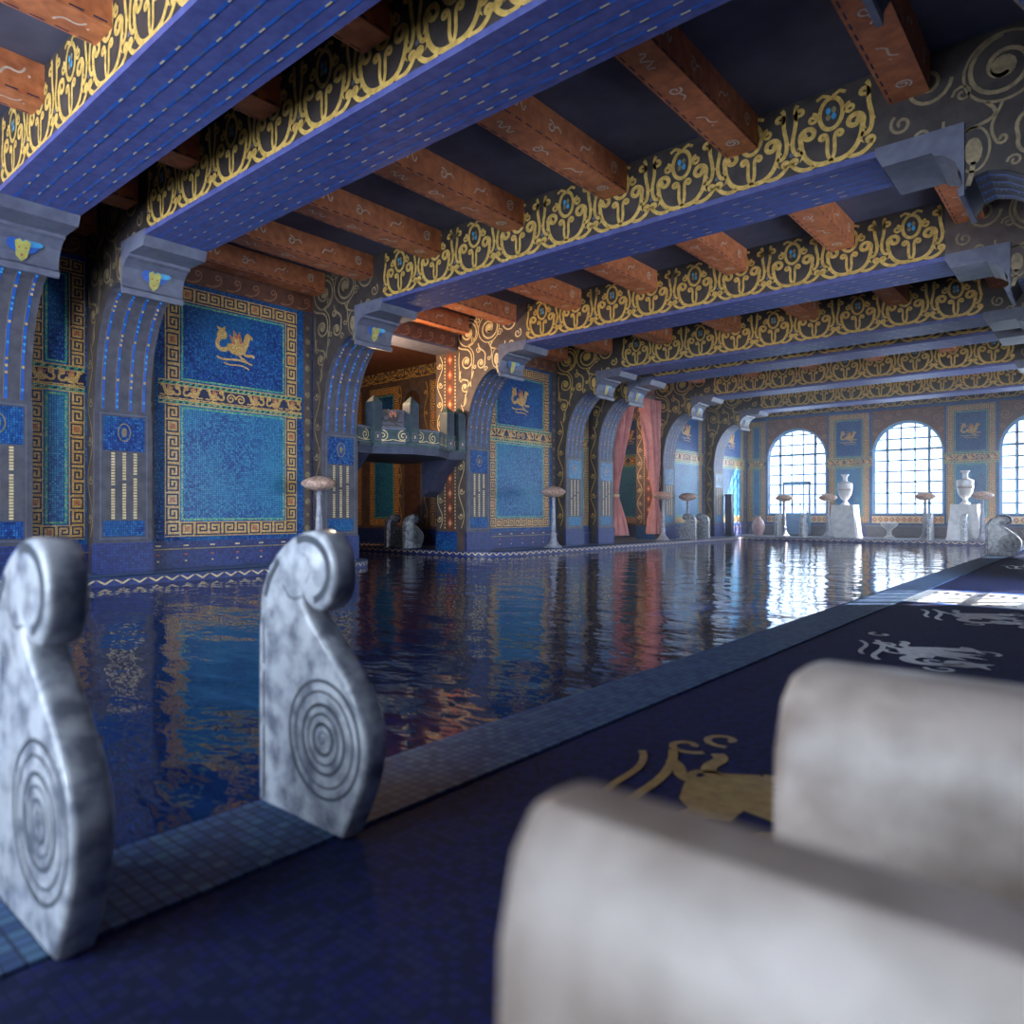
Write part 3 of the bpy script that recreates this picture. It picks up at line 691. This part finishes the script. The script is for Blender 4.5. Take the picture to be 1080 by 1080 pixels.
def make_joist(L):
    j = MB(); wd = .42; j.box(-wd, 0, 0, L, 5.77, ZC, 'joist'); random.seed(3)
    for f, W in ((Fr((0, 0, 5.77), (0, 1, 0), (0, 0, 1), (1, 0, 0)), .43), (Fr((-wd, 0, 5.77), (0, 1, 0), (0, 0, 1), (-1, 0, 0)), .43), (Fr((-wd / 2 - .2, 0, 5.77), (0, 1, 0), (1, 0, 0), (0, 0, -1)), .40)):
        nd = int(L / .2)
        for q in range(nd): j.rect(f, (q + .15) * L / nd, (q + .75) * L / nd, .02, .038, 'navyp', .004)
        k = max(1, int(L / .62))
        for q in range(k):
            a = (q + .5) * L / k; b = W * .52; m_ = q % 4; wv = .024
            if m_ == 0: j.ribbon(f, spiral(a, b, .09, .02, .5, 1.6), wv, 'whitep')
            elif m_ == 1: j.ribbon(f, [(a - .15 + .03 * i, b + .06 * sin(i * 1.3)) for i in range(11)], wv, 'whitep')
            elif m_ == 2: j.ribbon(f, spiral(a - .06, b - .02, .08, .02, 2, -1.2), wv, 'whitep'); j.ribbon(f, [(a + .02, b), (a + .1, b + .03), (a + .16, b - .02)], wv, 'whitep')
            else: j.ribbon(f, bez((a - .12, b - .08), (a - .05, b + .12), (a + .05, b - .1), (a + .12, b + .08)), wv, 'whitep'); j.disc(f, a + .16, b, .015, 'whitep', .006, 6)
    return j
JX = [-13.0, -11.38, -9.42, -7.46, -5.5, -3.54, -1.58, .0]
BN = {('Z', 'A'): 'over the leftmost slim mosaic strip', ('A', 'B'): 'over the first wide blue panel', ('B', 'C'): 'beside the balcony', ('C', 'D'): 'just past the balcony',
      ('D', 'E'): 'just before the curtains', ('E', 'F'): 'beside the pink curtains', ('F', 'G'): 'just past the curtains', ('G', YF): 'touching the far window wall', (YN, 'Z'): 'above the camera'}
ORD = ['against left wall', 'second from left wall', 'third from left wall', 'fourth from left wall', 'fourth from right wall', 'third from right wall', 'second from right wall', 'against right wall']
lens = {}
for b in bays:
    y0, y1 = bay_y(b); 
    if b[0] == YN: y0 = .3
    L = round(y1 - y0, 2)
    for i, x in enumerate(JX):
        if i in (0, 7) and 0: continue
        if L not in lens:
            o = make_joist(L).build('ceiling_joist'); lens[L] = o
        else:
            o = lens[L].copy(); COL.objects.link(o)
        o.location = (x, y0, 0)
        tag(o, 'orange ceiling joist, ' + ORD[i] + ', in the row ' + BN[b], 'joist', 'orange ceiling joists')

# ------------------------------------------------------------------ wall panels
def place(root, loc, rz, label):
    root.location = loc; root.rotation_euler = (0, 0, rz); tag(root, label, 'mosaic panel', 'blue mosaic wall panels'); return root
big = make_panel('mosaic_wall_panel', 2.79, .586, 5.32, 3.07, 3.52, .28)
PB = [(('A', 'B'), 'wide blue mosaic wall panel with sea horse, left of the balcony'), (('C', 'D'), 'wide blue mosaic wall panel with gold sea horse, right of the balcony'),
      (('F', 'G'), 'wide blue mosaic wall panel right of the pink curtains'), (('G', YF), 'wide blue mosaic panel on the left wall in the far corner')]
for i, (b, lb) in enumerate(PB):
    y0, y1 = bay_y(b); o = big if i == 0 else copy_tree(big)
    place(o, (XB, (y0 + y1) / 2, 0), pi / 2, lb)
o = copy_tree(big); place(o, (XB, -.5, 0), pi / 2, 'wide blue mosaic wall panel just outside the left edge')
sm = make_panel('mosaic_wall_strip', .86, .586, 5.32, 3.07, 3.52, .24, emblem=False, double=True)
for i, (b, lb) in enumerate(((('Z', 'A'), 'slim blue mosaic strip between the two leftmost piers'), (('D', 'E'), 'slim blue mosaic strip between the close pair of piers'))):
    y0, y1 = bay_y(b); o = sm if i == 0 else copy_tree(sm); place(o, (XB, (y0 + y1) / 2, 0), pi / 2, lb)
md = make_panel('mosaic_wall_panel', 1.64, .586, 5.32, 3.0, 3.42, .24)
FP = [(-8.87, 'blue mosaic wall panel between the first and second far windows'), (-4.35, 'blue mosaic wall panel between the second and third far windows')]
for i, (x, lb) in enumerate(FP):
    o = md if i == 0 else copy_tree(md); place(o, (x, YF - .002, 0), 0, lb)
for i, (x, lb) in enumerate(((-12.96, 'slim blue mosaic strip in the far left corner of the window wall'), (-.24, 'slim blue mosaic strip in the far right corner of the window wall'))):
    o = copy_tree(sm); place(o, (x, YF - .002, 0), 0, lb)
al = make_panel('mosaic_wall_panel', 1.5, .586, 5.2, 3.0, 3.42, .24)
for i, (x, Y, lb) in enumerate(((-18.75, Y1a, 'dim blue mosaic panel inside the alcove beneath and behind the balcony'), (-15.75, Y1a, 'dim green-blue mosaic panel in the alcove behind the balcony, next to the lit reveal'),
                                (-18.75, Y1b, 'dim mosaic panel deep inside the curtained opening'), (-15.75, Y1b, 'dim mosaic panel seen between the pink curtains'), (-20.7, Y1a, 'dim mosaic panel at the innermost end of the balcony alcove'))):
    o = al if i == 0 else copy_tree(al); place(o, (x, Y - .002, 0), 0, lb)

# ------------------------------------------------------------------ balcony
bal = empty('balcony', (XB, 11.84, 2.3)); tag(bal, 'dark green balcony with bowed scrollwork railing jutting from the alcove opening', 'balcony')
def bloc(mb): mb.v = [(a - XB, b - 11.84, c - 2.3) for a, b, c in mb.v]; return mb
FP_ = [(-13.10, 10.08), (-13.22, 10.60), (-12.72, 11.42), (-12.72, 12.26), (-13.22, 13.08), (-13.10, 13.60)]
s = MB()
def slab(mb, pts, z0, z1, k):
    n = len(pts); mb.mesh([(a, b, z0) for a, b in pts] + [(a, b, z1) for a, b in pts], [tuple(range(n))[::-1], tuple(range(n, 2 * n))] + [(i, (i + 1) % n, (i + 1) % n + n, i + n) for i in range(n)], k)
slab(s, [(-15.6, 10.08)] + FP_ + [(-15.6, 13.60)], 2.42, 2.64, 'slab')
slab(s, [(-14.4, 10.08)] + [(a + .05, b) for a, b in FP_] + [(-14.4, 13.60)], 2.60, 2.66, 'balc'); bloc(s).build('floor_slab', bal)
for y in (10.08, 13.1):
    br = MB(); br.prism([(XW, 1.45), (-14.0, 1.6), (-13.75, 2.0), (-13.3, 2.42), (XW, 2.42)], y, y + .5, 'slab')
    bloc(br).build('bracket', bal, recalc=True)
# rail band
rb = MB()
for i in range(len(FP_) - 1):
    p, q = Vector(FP_[i]), Vector(FP_[i + 1]); e = (q - p); L = e.length; e.normalize(); nn = Vector((e.y, -e.x))
    f = Fr((p.x, p.y, 2.66), (e.x, e.y, 0), (0, 0, 1), (nn.x, nn.y, 0))
    c8 = [f(0, 0, 0), f(L, 0, 0), f(L, 0, -.06), f(0, 0, -.06), f(0, .38, 0), f(L, .38, 0), f(L, .38, -.06), f(0, .38, -.06)]
    rb.mesh(c8, [(3, 2, 1, 0), (4, 5, 6, 7), (0, 1, 5, 4), (1, 2, 6, 5), (2, 3, 7, 6), (3, 0, 4, 7)], 'balc')
    rb.rect(f, 0, L, .33, .38, 'stonel', .006); rb.rect(f, 0, L, .0, .03, 'stonel', .006)
    k = max(1, round(L / .42)); c = L / k
    for j in range(k):
        sg = 1 if j % 2 else -1
        rb.ribbon(f, spiral((j + .5) * c, .18, .13, .02, pi / 2, 1.6 * sg), .022, 'goldl', .006)
        rb.ribbon(f, bez((j * c, .1), ((j + .3) * c, .05), ((j + .7) * c, .05), ((j + 1) * c, .1)), .018, 'goldl', .006)
bloc(rb).build('scroll_band', bal)
def post(x, y, nm='railing_post'):
    p = MB(); h = .135
    p.box(x - h, x + h, y - h, y + h, 2.66, 3.62, 'balc')
    p.mesh([(x - h, y - h, 3.62), (x + h, y - h, 3.62), (x + h, y + h, 3.62), (x - h, y + h, 3.62), (x, y, 3.80)], [(0, 1, 4), (1, 2, 4), (2, 3, 4), (3, 0, 4)], 'balc')
    for f in (Fr((x + h, y, 0), (0, 1, 0), (0, 0, 1), (1, 0, 0)), Fr((x, y - h, 0), (1, 0, 0), (0, 0, 1), (0, -1, 0))):
        for q in (-.09, -.045, 0, .045, .09): p.rect(f, q - .012, q + .012, 3.02, 3.58, 'slab', .006)
        p.rect(f, -.08, .08, 2.72, 2.92, 'stonel', .006); p.rect(f, -.055, .055, 2.745, 2.895, 'slab', .008); p.rect(f, -.02, .02, 2.78, 2.86, 'goldl', .010)
    bloc(p).build(nm, bal)
for p in ((-13.24, 10.66), (-12.78, 11.40), (-12.78, 12.28), (-13.24, 13.05), (-13.2, 13.44)): 
    if p[1] == 12.28: continue
    post(*p)
p, q = Vector((-13.24, 10.66)), Vector((-12.78, 11.40)); e = (q - p); L = e.length; e.normalize(); nn = Vector((e.y, -e.x))
f = Fr((p.x, p.y, 3.04), (e.x, e.y, 0), (0, 0, 1), (nn.x, nn.y, 0)); g = MB()
g.mesh([f(.1, 0, 0), f(L - .1, 0, 0), f(L - .1, 0, -.03), f(.1, 0, -.03), f(.1, .42, 0), f(L - .1, .42, 0), f(L - .1, .42, -.03), f(.1, .42, -.03)], [(3, 2, 1, 0), (4, 5, 6, 7), (0, 1, 5, 4), (1, 2, 6, 5), (2, 3, 7, 6), (3, 0, 4, 7)], 'stone')
creature(g, f, L / 2, .22, .42, 'dark')
bloc(g).build('griffin_panel', bal)

# ------------------------------------------------------------------ curtains
def curtain(y_top0, y_top1, y_tie, y_b0, y_b1, name, label, tz=1.62):
    root = empty(name, (XB + .2, y_tie, .35)); tag(root, label, 'curtain', 'dusty pink curtains')
    nz_, ny = 60, 126; vs = []; top, bot = 5.25, .22
    for j in range(nz_ + 1):
        z = bot + (top - bot) * j / nz_
        if z > tz:
            t = (z - tz) / (top - tz); s_ = t ** 1.25
            a, b = (y_tie - .13) + (y_top0 - y_tie + .13) * s_, (y_tie + .13) + (y_top1 - y_tie - .13) * s_
        else:
            t = (tz - z) / (tz - bot); s_ = t ** .75
            a, b = (y_tie - .13) + (y_b0 - y_tie + .13) * s_, (y_tie + .13) + (y_b1 - y_tie - .13) * s_
        amp = .05 + .13 * min(1, abs(z - tz) / 1.0)
        for i in range(ny + 1):
            u = i / ny
            vs.append((amp * (2 * abs(sin(u * pi * 7 + .4 * sin(z * 1.3))) - 1.3) + .25 * amp * sin(u * 29 + z), a + (b - a) * u - y_tie, z - .35))
    fs = [(j * (ny + 1) + i, j * (ny + 1) + i + 1, (j + 1) * (ny + 1) + i + 1, (j + 1) * (ny + 1) + i) for j in range(nz_) for i in range(ny)]
    mb = MB(); mb.mesh(vs, fs, 'curtain'); o = mb.build('drape', root, smooth=True)
    so = o.modifiers.new('t', 'SOLIDIFY'); so.thickness = .015
    t = MB(); vs = []
    for k in range(3):
        for i in range(20):
            th = 2 * pi * i / 20; vs.append(((.10 + (.02 if k == 1 else 0)) * cos(th), (.16 + (.02 if k == 1 else 0)) * sin(th), tz - .35 + (k - 1) * .05))
    t.mesh(vs, [(k * 20 + i, k * 20 + (i + 1) % 20, (k + 1) * 20 + (i + 1) % 20, (k + 1) * 20 + i) for k in range(2) for i in range(20)], 'goldl'); t.build('tieback', root, smooth=True)
ye, yf = FINS['E'] + TH, FINS['F']
curtain(ye + .05, ye + 1.75, ye + .45, ye + .02, ye + 1.15, 'curtain', 'pink curtain tied back at the left side of the opening')
curtain(yf - 1.15, yf - .05, yf - .25, yf - .62, yf - .06, 'curtain', 'pink curtain tied back at the right side of the opening')

# ------------------------------------------------------------------ floor lamps
def make_lamp():
    root = empty('floor_lamp')
    b = MB(); b.lathe([(.26, 0), (.27, .03), (.22, .06), (.16, .12), (.10, .22), (.085, .30)], 'lampst', n=20); b.build('base', root, smooth=True)
    st = MB(); st.lathe([(.07, .29), (.09, .33), (.09, .42), (.06, .46), (.075, .62), (.065, .9), (.048, 1.2), (.045, 1.40), (.06, 1.43), (.04, 1.46), (.05, 1.50), (.10, 1.53)], 'lampst', n=20); st.build('stem', root, smooth=True)
    bo = MB(); bo.lathe([(.06, 1.49), (.18, 1.51), (.29, 1.56), (.35, 1.62), (.36, 1.65), (.33, 1.69), (.22, 1.76), (.10, 1.79), (.03, 1.80)], 'alab', n=28); bo.build('bowl', root, smooth=True)
    return root
lamp = make_lamp()
LP = [(-12.62, 8.72, 'alabaster bowl floor lamp before the pier left of the balcony'), (-12.6, 16.8, 'alabaster bowl floor lamp before the wide panel right of the balcony'), (-12.6, 23.45, 'alabaster bowl floor lamp before the right pink curtain'),
      (-12.75, 25.75, 'sunlit alabaster bowl floor lamp behind the marble handle pair on the left edge'), (-10.72, 30.6, 'alabaster bowl floor lamp before the first far window'), (-8.98, 30.7, 'alabaster bowl floor lamp left of the left urn'),
      (-5.46, 30.6, 'alabaster bowl floor lamp before the second far window'), (-3.64, 30.6, 'alabaster bowl floor lamp overlapping the right urn')]
for i, (x, y, lb) in enumerate(LP):
    o = lamp if i == 0 else copy_tree(lamp); o.location = (x, y, .012 if x > -12.5 and 0 else 0); tag(o, lb, 'lamp', 'alabaster bowl floor lamps')

# ------------------------------------------------------------------ marble ladder handles
OUT = [(0, 0), (0, .3), (0, .5), (.003, .62), (.014, .745), (.035, .80), (.069, .85), (.11, .89), (.155, .922), (.21, .95), (.27, .97), (.33, .978), (.385, .965), (.425, .935), (.45, .89), (.458, .84), (.45, .79), (.43, .75),
       (.40, .722), (.365, .71), (.33, .715), (.30, .732), (.275, .757), (.285, .725), (.317, .685), (.37, .64), (.422, .595), (.475, .545), (.522, .497), (.562, .45), (.591, .40), (.606, .35), (.61, .305), (.60, .23), (.577, .165), (.54, .09), (.49, 0)]
def make_handle(wx=1.0, T=.1):
    """local: straight edge at x=0, curl towards +x, faces at y=0 (front) and y=T"""
    root = empty('ladder_handle')
    b = bmesh.new(); pts = [(a * wx, z) for a, z in OUT]
    fv = [b.verts.new((x, 0, z)) for x, z in pts]; f0 = b.faces.new(fv)
    r = bmesh.ops.extrude_face_region(b, geom=[f0]); nv = [v for v in r['geom'] if isinstance(v, bmesh.types.BMVert)]
    for v in nv: v.co.y += T
    bmesh.ops.recalc_face_normals(b, faces=b.faces)
    ed = [e for e in b.edges if abs(e.verts[0].co.y - e.verts[1].co.y) < 1e-6]
    bmesh.ops.bevel(b, geom=ed, offset=.018, segments=3, affect='EDGES', profile=.5)
    me = bpy.data.meshes.new('slab'); b.to_mesh(me); b.free(); me.materials.append(M['marble'])
    me.polygons.foreach_set('use_smooth', [True] * len(me.polygons))
    try: me.set_sharp_from_angle(angle=R(38))
    except Exception: pass
    o = bpy.data.objects.new('carved_slab', me); COL.objects.link(o); o.parent = root
    g = MB()
    for f, in ((Fr((0, 0, 0), (1, 0, 0), (0, 0, 1), (0, -1, 0)),), (Fr((0, T, 0), (1, 0, 0), (0, 0, 1), (0, 1, 0)),)):
        for i, r_ in enumerate((.19, .155, .112, .082, .05)):
            g.ring(f, .395 * wx, .30, r_ if .395 * wx + r_ < .6 * wx else r_, .008 if i % 2 else .012, 'groove', .0015, 40)
        g.ribbon(f, spiral(.395 * wx, .30, .03, .004, 0, 1.2, 14), .005, 'groove', .0015)
        # crescent around the rolled head
        g.ribbon(f, [(.300 * wx + .125 * cos(th) * wx, .845 + .105 * sin(th)) for th in [R(115 - 8 * i) for i in range(24)]], .026, 'groove', .0015)
        g.ribbon(f, [(.05, .74), (.075, .80), (.12, .855), (.135, .872)], .024, 'groove', .0015)
        g.ribbon(f, [(.275 * wx, .757), (.24 * wx, .742), (.20 * wx, .75), (.16 * wx, .79)], .006, 'groove', .0015)
        for z0, z1 in ((.02, .28), (.31, .47), (.50, .66)): g.ribbon(f, [(.04, z0), (.04, z1)], .011, 'groove', .0015)
        g.ribbon(f, [(.30 * wx, .80), (.33 * wx, .845), (.31 * wx, .89), (.27 * wx, .90)], .003, 'groove', .0015)
    e = Fr((0, T / 2, 0), (0, 1, 0), (0, 0, 1), (-1, 0, 0))
    for z0 in (.03, .18, .33, .48): g.rect(e, -.012, .012, z0, z0 + .11, 'groove', .0015)
    g.build('groove_shade_lines', root)
    return root
h0 = make_handle(1.0, .095); h1 = make_handle(1.16, .16)
HS = [(h0, (-2.355, 1.37, .012), 0, 'foreground carved marble ladder handle, the right one of two, its rolled head fully in view', True),
      (h0, (-2.355, .57, .012), 0, 'foreground carved marble ladder handle cropped by the left edge', False),
      (h1, (-2.355, 20.3, .012), 0, 'bluish carved marble ladder handle standing alone far along the right pool edge', True),
      (h1, (-12.0, 25.0, .012), pi, 'white carved marble ladder handle on the left pool edge, left one of the pair', False),
      (h1, (-12.0, 26.15, .012), pi, 'white carved marble ladder handle on the left pool edge, right one of the pair', False),
      (h1, (-15.35, AY1, .012), pi / 2, 'dark marble ladder handle under the balcony, right one of the pair', False),
      (h1, (-16.15, AY1, .012), pi / 2, 'dark marble ladder handle under the balcony, left one of the pair', False),
      (h1, (-10.55, PY1, .012), pi / 2, 'marble ladder handle on the far pool edge left of the blue door panel', False),
      (h1, (-9.55, PY1, .012), pi / 2, 'marble ladder handle on the far pool edge right of the blue door panel', False),
      (h1, (-5.05, PY1, .012), pi / 2, 'marble ladder handle on the far pool edge beside the second window lamp', False),
      (h1, (-3.98, PY1, .012), pi / 2, 'marble ladder handle on the far pool edge before the right urn pedestal', False)]
for src, loc, rz, lb, first in HS:
    o = src if first else copy_tree(src); o.location = loc; o.rotation_euler = (0, 0, rz); tag(o, lb, 'pool handle', 'carved marble ladder handles')

# ------------------------------------------------------------------ urns, pedestals, vases
def make_ped():
    p = MB(); a, b, H = .53, .42, 1.34
    p.mesh([(-a, -a, .08), (a, -a, .08), (a, a, .08), (-a, a, .08), (-b, -b, H - .06), (b, -b, H - .06), (b, b, H - .06), (-b, b, H - .06)], [(3, 2, 1, 0), (4, 5, 6, 7), (0, 1, 5, 4), (1, 2, 6, 5), (2, 3, 7, 6), (3, 0, 4, 7)], 'marblew')
    p.box(-a - .02, a + .02, -a - .02, a + .02, 0, .08, 'marblew'); p.box(-b - .01, b + .01, -b - .01, b + .01, H - .06, H, 'marblew'); return p.build('pedestal')
def make_urn():
    r = empty('stone_urn')
    u = MB(); u.lathe([(.17, 0), (.17, .04), (.10, .10), (.07, .16), (.09, .21), (.16, .28), (.235, .42), (.27, .62), (.28, .84), (.285, .90), (.20, .94), (.11, .98)], 'marblew', n=28); u.build('body', r, smooth=True)
    n_ = MB(); n_.lathe([(.10, .97), (.085, 1.10), (.10, 1.18), (.16, 1.24), (.155, 1.27), (.12, 1.27)], 'marblew', n=24); n_.build('neck', r, smooth=True)
    bn = MB(); bn.lathe([(.272, .60), (.285, .62), (.285, .66), (.275, .68)], 'marbleb', n=28); bn.build('band', r, smooth=True)
    return r
pd = make_ped(); ur = make_urn()
for i, (x, y) in enumerate(((-8.55, 31.55), (-4.30, 31.55))):
    p = pd if i == 0 else pd.copy(); u = ur if i == 0 else None
    if i: COL.objects.link(p); u = copy_tree(ur)
    side = ('between the first and second far windows', 'between the second and third far windows')[i]
    p.location = (x, y, 0); tag(p, 'white marble tapering pedestal ' + side, 'pedestal', 'white marble pedestals')
    u.location = (x, y, 1.34); tag(u, 'white stone urn on the pedestal ' + side, 'urn', 'white stone urns')
M['vasep'] = mat_noise('blush glazed clay', (.46, .26, .26), (.62, .40, .38), 8, .25, 0, 5, 0, .5, .4)
v = MB(); v.lathe([(.12, 0), (.15, .03), (.22, .15), (.28, .35), (.28, .5), (.2, .66), (.11, .76), (.10, .84), (.14, .9)], 'vasep', n=24)
o = v.build('clay_vase', smooth=True); o.location = (-12.1, 31.3, 0); tag(o, 'tall blush pink clay vase in the far left corner', 'vase')
v = MB(); v.lathe([(.2, 0), (.2, .05), (.1, .12), (.08, .28), (.13, .36), (.3, .5), (.33, .62), (.28, .64)], 'marblew', n=24)
o = v.build('marble_basin', smooth=True); o.location = (-6.9, 31.6, 0); tag(o, 'small pale marble footed basin below the second far window', 'basin')
v = MB(); v.box(-.18, .18, -.18, .18, 0, .1, 'slab'); v.box(-.14, .14, -.14, .14, .1, 1.75, 'slab'); v.box(-.17, .17, -.17, .17, 1.75, 1.83, 'slab')
o = v.build('stone_pillar'); o.location = (-12.9, 30.05, 0); tag(o, 'slim dark slate pillar before the corner panel on the left deck', 'pillar')

# ------------------------------------------------------------------ bench in the foreground
bench = empty('marble_bench', (.1, .87, 0)); tag(bench, 'beige marble bench with thick rolled arms, blurred in the right foreground', 'bench')
def arm(y, half, top, name):
    b = bmesh.new(); prof = [(-half, .02), (-half, top - .20), (-half * .97, top - .11), (-half * .74, top - .035), (-half * .38, top), (0, top + .002), (half * .38, top), (half * .74, top - .035), (half * .97, top - .11), (half, top - .20), (half, .02)]
    r0 = [b.verts.new((-.50, a, z)) for a, z in prof]; b.faces.new(r0)
    r = bmesh.ops.extrude_face_region(b, geom=b.faces[:]); 
    for v_ in r['geom']:
        if isinstance(v_, bmesh.types.BMVert): v_.co.x += .95
    bmesh.ops.recalc_face_normals(b, faces=b.faces)
    ed = [e for e in b.edges if abs(e.verts[0].co.x - e.verts[1].co.x) < 1e-6]
    bmesh.ops.bevel(b, geom=ed, offset=.03, segments=3, affect='EDGES', profile=.5)
    me = bpy.data.meshes.new(name); b.to_mesh(me); b.free(); me.materials.append(M['marbleb']); me.polygons.foreach_set('use_smooth', [True] * len(me.polygons))
    try: me.set_sharp_from_angle(angle=R(35))
    except Exception: pass
    o = bpy.data.objects.new(name, me); COL.objects.link(o); o.parent = bench; o.location = (0, y - .87, 0); return o
arm(1.21, .14, .80, 'rolled_arm'); arm(.52, .085, .80, 'rolled_arm')
st = MB(); st.box(-.42, .40, -.22, .21, .36, .46, 'marbleb'); st.build('seat', bench)
ba = MB(); ba.box(.30, .44, -.24, .22, .02, .78, 'marbleb'); ba.build('backrest', bench)

# ------------------------------------------------------------------ light
W = bpy.data.worlds.new('sky'); S.world = W; W.use_nodes = True
bg = W.node_tree.nodes['Background']; bg.inputs[0].default_value = (.74, .86, 1, 1); bg.inputs[1].default_value = 9.0
wt_ = W.node_tree; tc = wt_.nodes.new('ShaderNodeTexCoord'); sp = wt_.nodes.new('ShaderNodeSeparateXYZ'); mr = wt_.nodes.new('ShaderNodeMapRange')
wt_.links.new(tc.outputs['Generated'], sp.inputs[0]); wt_.links.new(sp.outputs['Y'], mr.inputs['Value'])
mr.inputs['From Min'].default_value = .35; mr.inputs['From Max'].default_value = -.6; mr.inputs['To Min'].default_value = 2.8; mr.inputs['To Max'].default_value = 9.5
m2 = wt_.nodes.new('ShaderNodeMapRange'); wt_.links.new(sp.outputs['X'], m2.inputs['Value'])
m2.inputs['From Min'].default_value = .05; m2.inputs['From Max'].default_value = .8; m2.inputs['To Min'].default_value = 0; m2.inputs['To Max'].default_value = 16
ad = wt_.nodes.new('ShaderNodeMath'); ad.operation = 'ADD'; wt_.links.new(mr.outputs[0], ad.inputs[0]); wt_.links.new(m2.outputs[0], ad.inputs[1])
wt_.links.new(ad.outputs[0], bg.inputs[1])
sd = Vector((-.74, -.63, -.62)).normalized()
sl = bpy.data.lights.new('sun', 'SUN'); sl.energy = 34; sl.angle = R(.6); sl.color = (1, .93, .84)
so = bpy.data.objects.new('sun', sl); so.rotation_euler = sd.to_track_quat('-Z', 'Y').to_euler(); COL.objects.link(so)
def portal(loc, direction, w, h):
    l = bpy.data.lights.new('window_portal', 'AREA'); l.shape = 'RECTANGLE'; l.size = w; l.size_y = h; l.cycles.is_portal = True
    o = bpy.data.objects.new('window_portal', l); o.location = loc; o.rotation_euler = Vector(direction).to_track_quat('-Z', 'Y').to_euler(); COL.objects.link(o)
for x in FWX: portal((x, YF + .52, 2.9), (0, -1, 0), 2.7, 4.0)
for y in ys: portal((XR + .52, y, 2.15), (-1, 0, 0), 2.4, 4.1)
for x in NW: portal((x, YN - .52, 3.05), (0, 1, 0), 3.0, 5.3)
def lamp_light(name, loc, e, col, r=.15):
    l = bpy.data.lights.new(name, 'POINT'); l.energy = e; l.color = col; l.shadow_soft_size = r
    o = bpy.data.objects.new(name, l); o.location = loc; COL.objects.link(o)
lamp_light('alcove_lamp', (-14.1, 11.0, 4.1), 300, (1, .66, .36))
lamp_light('curtain_lamp', (-15.5, 22.3, 3.2), 120, (1, .62, .36))

m, t, out = nt('sunlit haze')
vs = N(t, 'ShaderNodeVolumeScatter'); vs.inputs['Color'].default_value = (.86, .92, 1, 1); vs.inputs['Density'].default_value = .010; vs.inputs['Anisotropy'].default_value = .35
t.links.new(vs.outputs[0], out.inputs['Volume']); M['haze'] = m
hz = MB(); hz.box(XB + .02, XR - .02, 14.6, YF - .01, .05, 5.15, 'haze'); tag(hz.build('haze'), 'thin bluish sunlit haze filling the far end of the hall', 'haze', kind='stuff')

# ------------------------------------------------------------------ camera
cd = bpy.data.cameras.new('camera'); cd.sensor_width = 36; cd.lens = 752 / 1080 * 36; cd.clip_end = 200; cd.clip_start = .05
cam = bpy.data.objects.new('camera', cd); cam.location = (0, 0, 1.05); cam.rotation_euler = (R(90), 0, R(40.2)); COL.objects.link(cam)
cd.dof.use_dof = True; cd.dof.focus_distance = 20; cd.dof.aperture_fstop = 1.7
S.camera = cam
S.view_settings.view_transform = 'Standard'; S.view_settings.look = 'None'; S.view_settings.gamma = 1; S.view_settings.use_curve_mapping = False
S.view_settings.exposure = .85
S.cycles.use_denoising = True
try: S.cycles.denoiser = 'OPENIMAGEDENOISE'
except Exception: pass
S.cycles.max_bounces = 6; S.cycles.diffuse_bounces = 4; S.cycles.glossy_bounces = 3; S.cycles.transparent_max_bounces = 8
S.cycles.sample_clamp_indirect = 6
